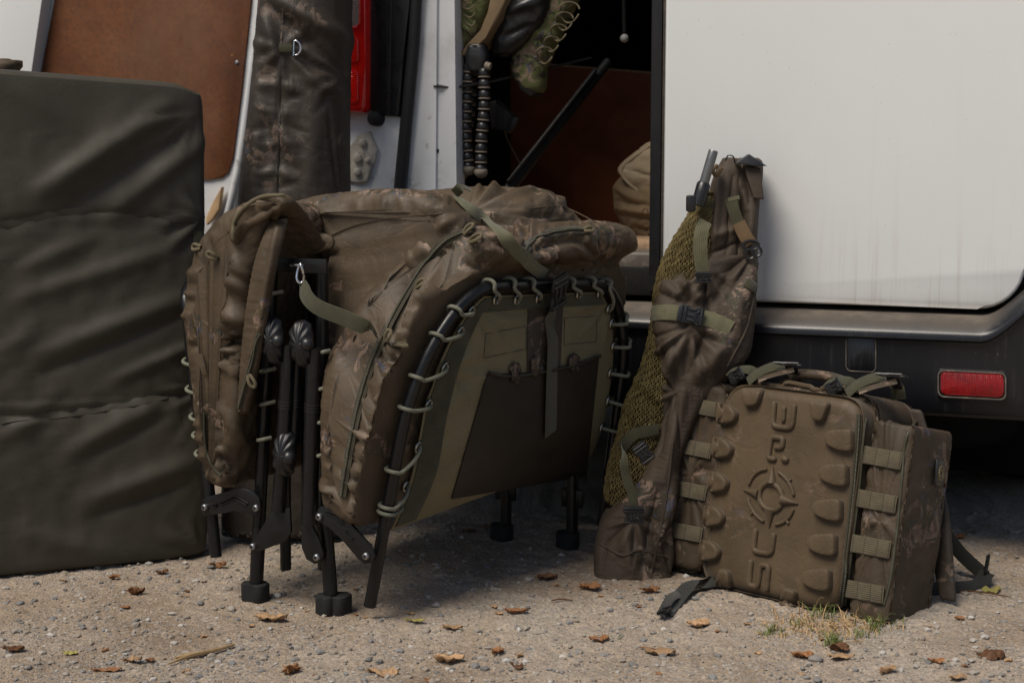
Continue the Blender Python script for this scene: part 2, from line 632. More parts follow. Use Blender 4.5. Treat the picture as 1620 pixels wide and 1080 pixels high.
def webbing(name, col, rib=.0036):
    k = NT(name)
    uv = k.obj(src='UV')
    sep = k.n('ShaderNodeSeparateXYZ'); k.set(sep.inputs[0], uv)
    ribs = k.math('SINE', k.math('MULTIPLY', sep.outputs[1], 2 * math.pi / rib))
    wv = k.math('SINE', k.math('MULTIPLY', sep.outputs[0], 2 * math.pi / .0022))
    h = k.math('ADD', k.math('MULTIPLY', ribs, .7), k.math('MULTIPLY', wv, .3))
    nz = k.noise(k.obj(), 60, 4)
    c = k.ramp(nz, (.3, tuple(x * .8 for x in col)), (.7, tuple(x * 1.2 for x in col)))
    c = k.mix(k.ramp(h, (.0, .45), (.55, 0.0)), c, tuple(x * .45 for x in col))
    k.p(Base_Color=c, Roughness=.75, Specular_IOR_Level=.25, Sheen_Weight=.2, Normal=k.bump(h, .55, .0009))
    return k.m

M = {}
M['bag'] = camo('sleeping bag camouflage nylon', (.074, .053, .033), .9, .54, 1.5, 0.3, sheen=.0)
M['bag2'] = camo('sleeping bag hood nylon', (.080, .057, .035), .35, .6, 1.1, 4.2, sheen=0)
M['quiver'] = camo('quiver camouflage cloth', (.056, .041, .029), .9, .68, 1.3, 2.2)
M['pack'] = camo('backpack camouflage cloth', (.058, .041, .026), .7, .58, 1.25, 6.4)
M['eva'] = camo('moulded backpack panel', (.078, .053, .029), .3, .54, 1.1, 9.1, sheen=.1)
M['holdall'] = camo('rod holdall nylon', (.034, .026, .020), .4, .5, 1.0, 1.3)
M['web'] = webbing('olive webbing', (.13, .125, .07))
M['webd'] = webbing('dark olive webbing', (.052, .050, .024))
M['blackweb'] = webbing('black webbing', (.018, .018, .013))
M['molle'] = webbing('khaki brown webbing', (.105, .085, .052))
M['black_plastic'] = plain('black buckle plastic', (.012, .012, .013), .38, .5, bump=.1)
M['tube'] = plain('black coated steel tube', (.006, .0062, .007), .34, .4, wear=(.06, .06, .062), wear_t=(.68, .8))
M['bracket'] = plain('black pressed steel', (.006, .006, .0065), .4, .4, wear=(.09, .09, .09), wear_t=(.66, .8))
M['rubber'] = plain('black rubber', (.014, .014, .014), .75, .3, wear=(.10, .09, .08), wear_t=(.6, .8))
M['chrome'] = plain('bright steel', (.62, .62, .64), .22, .5, 1, var=.05)
M['bolt'] = plain('dull bolt steel', (.3, .3, .31), .4, .5, 1)
M['bungee'] = plain('grey green bungee cord', (.155, .155, .118), .7, .25, nscale=60, bump=.3)
M['eyelet'] = plain('grey steel eyelet', (.36, .35, .31), .35, .5, 1)
M['brown_panel'] = plain('dark brown pocket nylon', (.022, .017, .012), .5, .4, nscale=14, bump=.2)
M['strip'] = camo('dark camouflage strip', (.045, .034, .025), .5, .6, 1.2, 7.7)
M['coil'] = plain('zip coil', (.05, .047, .03), .5, .4)
M['lining'] = plain('tan lining cloth', (.13, .085, .045), .8, .2, nscale=30)
M['ziptape'] = webbing('brown zip tape', (.05, .042, .025), .004)
M['cord'] = plain('khaki cord', (.12, .1, .062), .8, .2)

def mesh_fabric():
    k = NT('tan bedchair mesh cloth')
    uv = k.obj(src='UV')
    sep = k.n('ShaderNodeSeparateXYZ'); k.set(sep.inputs[0], uv)
    a = k.math('SINE', k.math('MULTIPLY', sep.outputs[0], 2 * math.pi / .0042))
    b = k.math('SINE', k.math('MULTIPLY', sep.outputs[1], 2 * math.pi / .0036))
    h = k.math('MULTIPLY', a, b)
    h = k.math('ADD', k.math('MULTIPLY', h, .6), k.math('MULTIPLY', b, .4))
    nz = k.noise(k.obj(), 9, 4)
    c = k.ramp(nz, (.3, (.20, .17, .098)), (.7, (.30, .25, .145)))
    c = k.mix(k.ramp(h, (.0, .7), (.5, 0.0)), c, (.12, .10, .055))
    k.p(Base_Color=c, Roughness=.7, Specular_IOR_Level=.3, Normal=k.bump(h, .5, .001))
    return k.m
M['bedmesh'] = mesh_fabric()

def van_paint():
    k = NT('dirty white van paint')
    v = k.obj(src='Object')
    stretch = k.obj((60, 60, 2.2))
    streak = k.ramp(k.noise(stretch, 1.0, 5, .7), (.52, 0.0), (.78, 1.0))
    cloud = k.ramp(k.noise(v, 2.6, 4, .6), (.35, 0.0), (.75, 1.0))
    sep = k.n('ShaderNodeSeparateXYZ')
    geo = k.n('ShaderNodeNewGeometry'); k.set(sep.inputs[0], geo.outputs['Position'])
    low = k.ramp(sep.outputs[2], (.49, 1.0), (.56, .6), (.68, .12), (1.0, .03))
    c = k.mix(k.math('MULTIPLY', cloud, .22), (.65, .66, .655), (.54, .545, .53))
    c = k.mix(k.math('MULTIPLY', k.math('MULTIPLY', streak, low), .65), c, (.30, .26, .19))
    edge = k.ramp(sep.outputs[2], (.50, .75), (.525, .12), (.56, 0.0))
    c = k.mix(k.math('MULTIPLY', edge, k.ramp(k.noise(v, 22, 5, .65), (.3, .35), (.7, 1.0))), c, (.27, .20, .125))
    spot = k.ramp(k.voro(v, 38), (.025, 1.0), (.05, 0.0))
    c = k.mix(k.math('MULTIPLY', spot, .5), c, (.2, .16, .11))
    k.p(Base_Color=c, Roughness=k.ramp(k.noise(v, 30, 4), (.3, .34), (.7, .5)), Specular_IOR_Level=.4, Coat_Weight=.12, Coat_Roughness=.25)
    k.p(Normal=k.bump(k.noise(v, 260, 2), .04, .001))
    return k.m
M['paint'] = van_paint()

def jamb_paint():
    k = NT('grubby inner body paint')
    v = k.obj()
    geo = k.n('ShaderNodeNewGeometry')
    c = k.mix(k.ramp(k.noise(v, 6, 5, .65), (.5, 0.0), (.72, .7)), (.60, .61, .62), (.38, .375, .36))
    c = k.mix(k.ramp(k.noise(v, 28, 6, .7), (.6, 0.0), (.72, .8)), c, (.16, .12, .085))
    k.p(Base_Color=c, Roughness=.42, Specular_IOR_Level=.45)
    k.p(Normal=k.bump(k.noise(v, 60, 3), .06, .002))
    return k.m
M['jamb'] = jamb_paint()

def bumper_mat():
    k = NT('dusty black bumper plastic')
    v = k.obj()
    geo = k.n('ShaderNodeNewGeometry')
    sep = k.n('ShaderNodeSeparateXYZ'); k.set(sep.inputs[0], geo.outputs['Normal'])
    up = k.ramp(sep.outputs[2], (.62, 0.0), (.97, 1.0))
    nz = k.noise(v, 16, 6, .7)
    ledge = k.math('MULTIPLY', up, k.ramp(nz, (.3, .45), (.6, 1.0)))
    st = k.ramp(k.noise(k.obj((80, 80, 5)), 1.0, 5, .7), (.54, 0.0), (.8, .4))
    patch = k.ramp(k.noise(v, 4.5, 4, .6), (.4, .1), (.7, 1.0))
    dust = k.math('MULTIPLY', st, patch)
    spk = k.ramp(k.noise(v, 120, 4, .7), (.66, 0.0), (.74, .7))
    c = k.mix(dust, (.008, .0085, .011), (.13, .12, .108))
    c = k.mix(k.math('MULTIPLY', spk, patch), c, (.2, .18, .155))
    c = k.mix(k.math('MULTIPLY', ledge, .8), c, (.165, .135, .105))
    k.p(Base_Color=c, Roughness=k.ramp(k.math('ADD', dust, ledge), (.1, .3), (.6, .85)), Specular_IOR_Level=.45)
    k.p(Normal=k.bump(k.noise(v, 240, 3), .12, .001))
    return k.m
M['bumper'] = bumper_mat()

def hardboard():
    k = NT('brown hardboard')
    v = k.obj()
    c = k.ramp(k.noise(v, 7, 7, .68), (.25, (.065, .019, .004)), (.55, (.112, .034, .007)), (.8, (.15, .052, .013)))
    c = k.mix(k.ramp(k.noise(v, 90, 4, .7), (.45, 0.0), (.75, .75)), c, (.05, .016, .006))
    c = k.mix(k.ramp(k.noise(k.obj(off=(4, 2, 1)), 18, 5, .7), (.70, 0.0), (.72, .9)), c, (.42, .17, .03))
    c = k.mix(k.ramp(k.noise(k.obj(off=(1, 7, 1)), 2.5, 6, .7), (.5, 0.0), (.8, .35)), c, (.24, .14, .08))
    k.p(Base_Color=c, Roughness=.62, Specular_IOR_Level=.35, Normal=k.bump(k.noise(v, 200, 4), .25, .001))
    return k.m
M['hardboard'] = hardboard()
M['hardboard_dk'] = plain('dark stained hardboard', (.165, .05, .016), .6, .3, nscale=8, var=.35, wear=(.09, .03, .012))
M['seal'] = plain('black door seal rubber', (.012, .012, .013), .55, .35, wear=(.07, .06, .05), nscale=25)
M['dirtyseal'] = plain('dirty door seal', (.05, .043, .037), .75, .25, wear=(.12, .09, .065), nscale=30, wear_t=(.45, .7))
M['blackpanel'] = plain('black gloss plastic panel', (.010, .0105, .012), .3, .5, nscale=12, var=.3)
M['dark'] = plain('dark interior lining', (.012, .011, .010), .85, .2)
M['under'] = plain('black underbody coating', (.008, .008, .008), .95, .1)
M['ply'] = plain('worn plywood', (.30, .20, .125), .75, .25, nscale=18, wear=(.16, .1, .06), wear_t=(.5, .7))
M['sill'] = plain('dirty sill metal', (.10, .085, .07), .55, .4, nscale=22, wear=(.28, .24, .19), wear_t=(.5, .7))

def lens(name, col, rough=.12):
    k = NT(name)
    v = k.obj()
    c = k.ramp(k.noise(v, 30, 3), (.3, tuple(x * .75 for x in col)), (.7, col))
    k.p(Base_Color=c, Roughness=rough, Specular_IOR_Level=.6, Coat_Weight=.6, Coat_Roughness=.08)
    k.p(Normal=k.bump(k.wave(v, 70, 1.5, 'Z'), .35, .002))
    return k.m
M['red'] = lens('red lamp lens', (.75, .012, .008))
def prism_red():
    k = NT('dirty red reflector')
    v = k.obj((1, 1, 1))
    c = k.ramp(k.noise(v, 26, 5, .7), (.35, (.14, .004, .005)), (.65, (.27, .006, .007)))
    c = k.mix(k.ramp(k.noise(v, 70, 5, .7), (.6, 0.0), (.75, .4)), c, (.15, .10, .08))
    k.p(Base_Color=c, Roughness=.28, Specular_IOR_Level=.5, Normal=k.bump(k.voro(v, 260, rand=.1), .6, .002))
    return k.m
M['redref'] = prism_red()
M['clear'] = lens('clear lamp lens', (.30, .24, .22), .2)

def mat_cloth():
    k = NT('dark olive coated mat cloth')
    v = k.obj()
    c = k.ramp(k.noise(v, 4, 5, .6), (.3, (.040, .035, .025)), (.7, (.060, .053, .039)))
    c = k.mix(k.ramp(k.noise(v, 22, 6, .72), (.58, 0.0), (.85, .45)), c, (.10, .095, .075))
    c = k.mix(k.ramp(k.noise(k.obj(off=(2, 3, 4)), 110, 4, .7), (.68, 0.0), (.74, .4)), c, (.13, .12, .1))
    k.p(Base_Color=c, Roughness=k.ramp(k.noise(v, 9, 4), (.3, .55), (.7, .75)), Specular_IOR_Level=.35, Sheen_Weight=.0)
    h = k.bump(k.noise(k.obj((1, 1, 1)), 14, 5, .6, .6), .25, .006)
    k.p(Normal=k.bump(k.noise(v, 1100, 1), .1, .0004, h))
    return k.m
M['matcloth'] = mat_cloth()

def ground_mat():
    k = NT('dry gravelly dirt')
    v = k.obj()
    n1 = k.noise(v, 2.2, 5, .6)
    c = k.ramp(n1, (.3, (.19, .135, .092)), (.45, (.30, .235, .175)), (.58, (.365, .30, .238)), (.72, (.31, .28, .242)))
    fine = k.noise(v, 120, 7, .8)
    c = k.mix(.75, c, k.ramp(fine, (.25, (.09, .07, .05)), (.5, (.5, .5, .5)), (.75, (.95, .92, .86))), 'OVERLAY')
    vc = k.n('ShaderNodeTexVoronoi'); vc.inputs['Scale'].default_value = 210; k.set(vc.inputs['Vector'], v)
    gr = k.n('ShaderNodeSeparateColor'); k.set(gr.inputs[0], vc.outputs['Color'])
    pebm = k.math('MULTIPLY', k.ramp(gr.outputs[0], (.55, 0.0), (.6, 1.0)), k.ramp(k.noise(v, 6, 4, .65), (.4, .1), (.62, 1.0)))
    pebc = k.ramp(gr.outputs[1], (.0, (.13, .125, .12)), (.4, (.26, .25, .24)), (.7, (.36, .31, .26)), (1, (.5, .47, .43)))
    c = k.mix(k.math('MULTIPLY', pebm, .75), c, pebc)
    k.p(Base_Color=c, Roughness=.95, Specular_IOR_Level=.15)
    h = k.bump(fine, .7, .004)
    h = k.bump(k.ramp(vc.outputs['Distance'], (0, 1.0), (.6, 0.0)), .5, .003, h)
    k.p(Normal=h)
    return k.m
M['ground'] = ground_mat()

def stone_mat():
    k = NT('mixed gravel stone')
    oi = k.n('ShaderNodeObjectInfo')
    geo = k.n('ShaderNodeNewGeometry')
    v = k.obj()
    rnd = k.math('FRACT', k.math('ADD', geo.outputs['Random Per Island'], oi.outputs['Random']))
    c = k.ramp(rnd, (0, (.14, .14, .14)), (.25, (.22, .22, .22)), (.5, (.29, .245, .195)), (.78, (.33, .30, .265)), (.97, (.48, .46, .43)))
    c = k.mix(k.ramp(k.noise(v, 220, 5, .7), (.4, 0.0), (.75, .5)), c, (.22, .175, .13))
    k.p(Base_Color=c, Roughness=.9, Specular_IOR_Level=.2, Normal=k.bump(k.noise(v, 320, 5, .7), .5, .002))
    return k.m
M['stone'] = stone_mat()

def leaf_mat(name, c1, c2):
    k = NT(name)
    v = k.obj()
    oi = k.n('ShaderNodeObjectInfo')
    nz = k.noise(k.obj(), 70, 5, .7)
    c = k.ramp(nz, (.3, c1), (.7, c2))
    hv = k.n('ShaderNodeHueSaturation'); k.set(hv.inputs['Color'], c)
    k.set(hv.inputs['Value'], k.math('ADD', .7, k.math('MULTIPLY', oi.outputs['Random'], .6)))
    k.p(Base_Color=hv.outputs[0], Roughness=.65, Specular_IOR_Level=.3, Normal=k.bump(k.noise(v, 240, 4), .4, .0015))
    return k.m
M['leaf'] = leaf_mat('dry brown leaf', (.15, .062, .024), (.30, .145, .062))
M['leaf_pale'] = leaf_mat('dry pale leaf', (.26, .155, .08), (.42, .27, .15))
M['leaf_yel'] = leaf_mat('yellow green leaf', (.26, .23, .06), (.36, .31, .10))
M['leaf_dark'] = leaf_mat('dark brown leaf', (.07, .032, .016), (.17, .078, .033))
M['grass'] = leaf_mat('green grass', (.10, .14, .035), (.19, .22, .06))
M['straw'] = leaf_mat('dry straw', (.30, .19, .09), (.46, .32, .17))
M['net'] = plain('golden olive net cord', (.15, .115, .045), .7, .25, nscale=60, var=.35)
M['netcore'] = plain('bunched net inside', (.022, .017, .007), .9, .1, nscale=60)
M['alu'] = plain('grey anodised pole', (.17, .17, .17), .35, .5, .6, nscale=50)
M['hinge'] = plain('dirty primed hinge steel', (.40, .37, .32), .5, .4, nscale=25, var=.3, wear=(.14, .1, .07), wear_t=(.5, .68))
M['khaki'] = plain('khaki canvas', (.36, .285, .19), .85, .15, nscale=16, wear=(.22, .17, .11), bump=.35, bdist=.002)
M['khaki_dk'] = plain('brown canvas', (.17, .12, .07), .85, .15, nscale=16, bump=.35, bdist=.002)
M['bootcamo'] = camo('green boot camouflage', (.10, .105, .04), .95, .8, 1.8, 5.5)
M['blacknylon'] = plain('black coated nylon', (.012, .0125, .014), .4, .5, nscale=20, bump=.2)
M['tripod_black'] = plain('black rubbery plastic', (.012, .012, .013), .4, .5)
M['tripod_ring'] = plain('dusty ring rubber', (.17, .14, .11), .7, .3)
M['beige'] = plain('raw pale wood', (.50, .34, .19), .75, .2, nscale=20)
M['grey_knob'] = plain('grey plastic knob', (.3, .3, .3), .5, .4)
# ------------------------------------------------------------------ ground
def spacing(lo, hi, step, far, k):
    mid = np.arange(lo, hi + 1e-6, step)
    g = np.geomspace(step * 2, far, k)
    return np.r_[(lo - np.cumsum(g))[::-1], mid, hi + np.cumsum(g)]
gx = spacing(-1.15, 1.15, .0058, 40, 26)
gy = spacing(2.12, 3.35, .0058, 40, 26)
def ground_h(X, Y):
    """height of the dirt: low swells and small clods, and a light hollow towards the van"""
    X, Y = np.broadcast_arrays(X, Y)
    P = np.stack([X.ravel(), Y.ravel(), np.zeros(X.size)], -1)
    a = np.array([mnoise.noise((p[0] * 3.1, p[1] * 3.1, 1.0)) * .004 for p in P])
    near = (np.abs(P[:, 0]) < 1.6) & (P[:, 1] > 1.8) & (P[:, 1] < 3.8)
    b = np.zeros(len(P))
    b[near] = np.array([mnoise.fractal((p[0] * 24, p[1] * 24, 0), .75, 2.3, 5) for p in P[near]]) * .0052
    return (a + b).reshape(X.shape)
XX, YY = np.meshgrid(gx, gy)
GZ = ground_h(XX, YY)
ground = grid('ground', np.stack([XX, YY, GZ], -1), M['ground'])
ground['kind'] = 'structure'
def gz(x, y):
    i = np.clip(np.searchsorted(gx, x), 1, len(gx) - 1); j = np.clip(np.searchsorted(gy, y), 1, len(gy) - 1)
    return float(GZ[j, i])

# ------------------------------------------------------------------ the van, standing with its back to us
VA = math.radians(20)
VS = np.array([math.cos(VA), -math.sin(VA), 0])
VF = np.array([math.sin(VA), math.cos(VA), 0])
VO = np.array([0, 3.3, 0])
def V3(s, fw, z): return VO + VS * s + VF * fw + UP * z
def vp(x, y, fw=0.0):
    p = onpl(x, y, VO + VF * fw, VF)
    return (p - VO) @ VS, p[2]
def vpx(pts, fw): return [V3(*(lambda q: (q[0], fw, q[1]))(vp(x, y, fw))) for x, y in pts]

van = thing('van', 'white panel van with dirty rear, left back door open and gear leaning on it', 'van', V3(.33, 1.5, 0))

SL, SR = -.47, 1.16           # outer sides of the body (inside of the panels)
ZB = .508                     # lower edge of the doors
# body shell: floor, sides, roof and a closed front
box('floor_pan', V3((SL + SR) / 2, 2.35, .42), VS * (SR - SL) / 2, VF * 2.25, UP * .06, M['under'], van)
box('side_panel', V3(SL - .03, 2.4, 1.15), VS * .025, VF * 2.3, UP * .83, M['paint'], van, .01)
box('side_panel', V3(SR + .03, 2.4, 1.15), VS * .025, VF * 2.3, UP * .83, M['paint'], van, .01)
box('roof', V3((SL + SR) / 2, 2.37, 1.98), VS * (SR - SL + .1) / 2, VF * 2.36, UP * .03, M['paint'], van, .02)
box('front_panel', V3((SL + SR) / 2, 4.66, 1.05), VS * (SR - SL) / 2, VF * .03, UP * .85, M['paint'], van, .01)
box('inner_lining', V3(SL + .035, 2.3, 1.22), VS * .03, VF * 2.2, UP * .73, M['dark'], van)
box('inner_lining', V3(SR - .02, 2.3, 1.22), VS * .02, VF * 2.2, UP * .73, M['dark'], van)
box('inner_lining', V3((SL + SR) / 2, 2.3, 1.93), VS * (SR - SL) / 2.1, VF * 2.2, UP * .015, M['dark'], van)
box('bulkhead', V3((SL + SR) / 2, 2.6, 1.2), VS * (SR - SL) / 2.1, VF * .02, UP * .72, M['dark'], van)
# underbody parts added to block light and keep the space below the bumper black
bm = bmesh.new()
bm_box(bm, V3(.33, .9, .33), VS * .66, VF * .05, UP * .045, .01)
bm_box(bm, V3(.33, .9, .30), VS * .16, VF * .13, UP * .1, .04)
bm_obj('rear_axle', bm, M['under'], van)
box('fuel_tank', V3(.5, 1.9, .27), VS * .55, VF * .45, UP * .12, M['under'], van, .04)
for sg, s_ in ((-1, SL - .01), (1, SR + .01)): box('added_side_skirt', V3(s_, 2.4, .30), VS * .02, VF * 1.2, UP * .13, M['under'], van, .01)  # skirts added to shut out skylight from the sides
t_ = np.linspace(0, 2 * math.pi, 36, endpoint=False)
grid('added_spare_wheel', np.array([[V3(.74 + r * math.cos(a), .52 + r * math.sin(a), z) for a in t_] for r, z in ((.06, .19), (.17, .185), (.24, .17), (.31, .175), (.33, .20), (.335, .26), (.33, .32), (.31, .35), (.2, .36), (.05, .36))]), M['under'], van, closed=True, cap=True)
box('added_mud_flap', V3(1.03, .42, .24), VS * .13, VF * .012, UP * .14, M['under'], van, .004)  # flaps and wheel disc added to darken the ground behind the bumper
box('added_mud_flap', V3(-.34, .42, .24), VS * .11, VF * .012, UP * .14, M['under'], van, .004)
box('front_valance', V3(.33, 4.5, .28), VS * .8, VF * .05, UP * .2, M['under'], van, .03)
def wheel(s, fw):
    t = np.linspace(0, 2 * math.pi, 32, endpoint=False)
    prof = [(.19, -.09), (.30, -.105), (.332, -.085), (.338, 0), (.332, .085), (.30, .105), (.19, .09), (.17, .05), (.12, .03), (.03, .04), (.005, .04)]
    P = np.array([[V3(s + w, fw + r * math.cos(a), .335 + r * math.sin(a)) for a in t] for r, w in prof])
    o = grid('wheel', P, M['rubber'], van, closed=True, cap=True)
for s in (SL + .09, SR - .09):
    for fw in (.9, 3.9): wheel(s, fw)

# closed right-hand rear door
dl, dr = vp(1055, 230)[0], vp(1623, 400)[0]
rc = .085
outl = [(dl, 1.93), (dl, ZB + .012), (dl + .012, ZB)]
for k in range(9):
    a = -math.pi / 2 + math.pi / 2 * k / 8
    outl.append((dr - rc + rc * math.cos(a), ZB + rc + rc * math.sin(a)))
outl.append((dr, 1.93))
rdoor = prism('rear_door', [V3(s, -.028, z) for s, z in outl], VF * .045, M['paint'], van, .007, 3)
# body edge round the door, rubber on the door's leading edge
box('door_seal', V3(dl - .022, .012, 1.22), VS * .0125, VF * .022, UP * .70, M['seal'], van, .006)
box('door_seal', V3(dl - .004, .010, 1.23), VS * .0055, VF * .018, UP * .715, M['dirtyseal'], van, .003)
box('body_corner', V3(dr + .062, .03, 1.2), VS * .052, VF * .05, UP * .72, M['paint'], van, .02)
box('rear_sill_panel', V3((dl + dr) / 2 + .0, .05, .46), VS * ((dr - dl) / 2 + .02), VF * .02, UP * .055, M['under'], van)

# bumper: a moulded profile swept along the back, its right end climbing round the door corner
prof = [(.10, .500), (.02, .498), (-.035, .495), (-.058, .489), (-.076, .480), (-.088, .468), (-.0925, .462), (-.0925, .452), (-.088, .449), (-.082, .448),
        (-.081, .440), (-.083, .40), (-.082, .35), (-.078, .312), (-.068, .300), (-.03, .297), (.06, .297)]
ss = np.r_[np.linspace(-.52, .95, 50), np.linspace(.965, 1.22, 26)]
P = []
for s in ss:
    t = np.clip((s - dr + .075) / .13, 0, 1)
    lift = .085 * t * t * (3 - 2 * t)
    row = []
    for i, (fw, z) in enumerate(prof):
        zz = z + (lift if z > .445 else lift * max(0, (z - .40) / .045) if z > .40 else 0)
        row.append(V3(s, fw + (.05 * np.clip((s - 1.06) / .16, 0, 1) ** 2), zz))
    P.append(row)
bumper = grid('bumper', np.array(P)[::-1], M['bumper'], van, sharp=50)
# tow-eye cover: a proud plate with rounded lower corners, and its groove
fwb = -.0845
def rrect_px(x0, y0, x1, y1, r, fw, n=6, slope=.049):
    pts = []
    for (cx, cy, a0) in ((x1 - r, y0 + r, -90), (x1 - r, y1 - r, 0), (x0 + r, y1 - r, 90), (x0 + r, y0 + r, 180)):
        for k in range(n):
            a = math.radians(a0 + 90 * k / (n - 1))
            x = cx + r * math.cos(a)
            pts.append((x, cy + r * math.sin(a) + slope * (x - (x0 + x1) / 2)))
    return vpx(pts, fw)
cover = prism('tow_cover', rrect_px(1340, 534, 1384, 586, 7, fwb), VF * .004, M['bumper'], bumper, .001)
tube('cover_groove', np.array(rrect_px(1338.5, 532.5, 1385.5, 587.5, 8, fwb + .001)), .0011, M['sill'], bumper, 6, closed=True)
refl_h = prism('reflector_frame', rrect_px(1482, 585, 1593, 632, 9, fwb - .001), VF * .004, M['bumper'], bumper, .0012)
prism('reflector', rrect_px(1488, 590, 1588, 626, 8, fwb - .005), VF * .006, M['redref'], bumper, .002)
tube('reflector_rim', np.array(rrect_px(1484.5, 588, 1591, 629.5, 9, fwb - .0025)), .0016, M['sill'], bumper, 6, closed=True)

# left side: D-pillar, seal, black cover strip, tail lamp, body below and hinge
pil = prism('door_pillar', vpx([(686, -330), (686, 0), (684, 150), (684, 300), (684, 460), (722, 460), (722, 290), (719, 0), (719, -330)], .02), VF * .05, M['jamb'], van, .004)
prism('pillar_flange', vpx([(688, -330), (664, 0), (640, 200), (632, 300), (628, 460), (689, 460), (689, 300), (691, 0), (691, -330)], .012), VF * .04, M['jamb'], van, .006, 3)
prism('pillar_slot', vpx([(685, 236), (694, 236), (694, 242), (685, 242)], .0185), VF * .004, M['dark'], pil)
tube('door_seal', np.array(vpx([(700, -330), (662, -40), (655, 60), (645, 170), (637, 250), (631, 320), (625, 460)], -.004)), .0135, M['seal'], van, 10, sm=40)
prism('cover_strip', vpx([(580, -330), (578, 0), (582, 120), (586, 183), (630, 185), (637, 100), (648, 0), (690, -330)], -.018), VF * .03, M['blackpanel'], van, .006, 3)
prism('cover_rib', vpx([(618, -330), (612, 0), (611, 182), (616, 182), (620, 0), (632, -330)], -.023), VF * .008, M['blackpanel'], van, .003)
stop = vpx([(596, 188)], -.012)[0]
tube('door_stop', np.array([stop + VF * .02, stop - VF * .004, stop - VF * .018, stop - VF * .022]), [.017, .017, .015, .008], M['rubber'], van, 16)
prism('rear_corner', vpx([(470, 150), (470, 460), (628, 460), (634, 300), (640, 170), (590, 120), (540, 120)], -.004), VF * .03, M['jamb'], van, .006)
lamp = prism('tail_lamp', vpx([(492, -120), (486, 100), (492, 178), (572, 178), (577, 168), (578, 100), (578, -120)], -.045), VF * .06, M['red'], van, .012, 4)
prism('reversing_lens', vpx([(500, -60), (500, 40), (564, 42), (568, 36), (569, -60)], -.051), VF * .008, M['clear'], lamp, .003)
tube('lens_ring', np.array(vpx([(500, -60), (500, 41), (564, 43), (569, 37), (570, -60)], -.0495)), .0022, M['red'], lamp, 8)
for (x0, y0, x1, y1) in ((502, 58, 566, 100), (502, 112, 566, 164)):
    prism('lamp_cell', vpx([(x0, y0), (x1 - 4, y0), (x1, y0 + 5), (x1, y1 - 5), (x1 - 4, y1), (x0, y1)], -.049), VF * .006, M['red'], lamp, .0025, 3)
hinge = prism('hinge', vpx([(520, 262), (552, 240), (566, 212), (584, 208), (597, 236), (594, 252), (581, 288), (566, 291), (545, 282), (520, 285)], -.012), VF * .012, M['hinge'], van, .004, 3)
for hx, hy, hr in ((574, 226, .0085), (566, 250, .0105), (566, 272, .0085), (583, 254, .006)):
    p = vpx([(hx, hy)], -.0125)[0]
    tube('bolt', np.array([p + VF * .004, p - VF * .006, p - VF * .0075]), [hr, hr, hr * .7], M['hinge'], hinge, 12)

# open left-hand door, swung right round: its inside faces us
FD = -.05
door = prism('open_door', vpx([(-150, -330), (430, -330), (417, 0), (403, 130), (387, 250), (368, 340), (340, 420), (-150, 440)], FD), VF * .045, M['jamb'], van, .008, 3)
hb = prism('hardboard_panel', vpx([(118, -330), (86, 0), (66, 110), (30, 287), (330, 284), (350, 281), (361, 272), (368, 250), (381, 150), (397, 0), (406, -330)], FD - .006), VF * .006, M['hardboard'], door, .001)
tube('door_rim', np.array(vpx([(424, -330), (411, 0), (396, 130), (380, 250), (362, 330), (340, 400)], FD - .001)), .0085, M['jamb'], door, 10, sm=40)
prism('door_frame', vpx([(-150, -330), (100, -330), (66, 0), (50, 110), (5, 440), (-150, 440)], FD - .04), VF * .04, M['paint'], door, .007, 3)
prism('trim_piece', vpx([(350, 296), (346, 330), (336, 346), (326, 356), (325, 345), (338, 318)], FD - .02), VF * .014, M['beige'], door, .001)
p = vpx([(375, 99)], FD - .0065)[0]
tube('screw', np.array([p + VF * .004, p - VF * .002, p - VF * .003]), [.0045, .0045, .002], M['bolt'], door, 10)

# inside: load floor, sill with the latch loop, hardboard panel standing inside
zf = vp(1010, 384, .12)[1]
box('load_floor', V3(.33, 1.3, zf - .012), VS * .75, VF * 1.17, UP * .012, M['ply'], van, .002)
box('load_sill', V3(.33, .07, zf - .035), VS * .75, VF * .055, UP * .022, M['sill'], van, .008, 3)
box('sill_lip', V3(.33, .012, zf - .075), VS * .75, VF * .012, UP * .03, M['dark'], van, .004)
lt = [(1000, 430), (998, 412), (1004, 405), (1022, 406), (1028, 413), (1032, 430)]
tube('latch_loop', np.array(vpx(lt, .035)), .0045, M['bracket'], van, 8, sm=30)
box('latch_plate', vpx([(1018, 430)], .03)[0], VS * .03, VF * .012, UP * .006, M['bracket'], van, .003)
prism('latch_block', vpx([(1018, 420), (1038, 424), (1038, 446), (1014, 444)], .012), VF * .02, M['bracket'], van, .004)
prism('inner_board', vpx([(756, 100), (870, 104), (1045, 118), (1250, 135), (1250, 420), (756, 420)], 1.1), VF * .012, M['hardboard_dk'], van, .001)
prism('board_edge', vpx([(756, 97), (870, 101), (1045, 115), (1250, 132), (1250, 135), (1045, 118), (870, 104), (756, 100)], 1.096), VF * .02, M['ply'], van)
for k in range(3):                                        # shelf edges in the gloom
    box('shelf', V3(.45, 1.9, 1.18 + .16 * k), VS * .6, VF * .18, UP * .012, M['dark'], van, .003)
tube('hanging_rod', np.array(vpx([(986, -60), (988, 52)], .5)), .005, M['dark'], van, 8)
p = vpx([(988, 61)], .49)[0]
k_ = np.linspace(0, math.pi, 9)
tube('rod_knob', np.array([p + UP * .0105 * math.cos(a) for a in k_]), np.maximum(.0008, .0105 * np.sin(k_)), M['grey_knob'], van, 14)
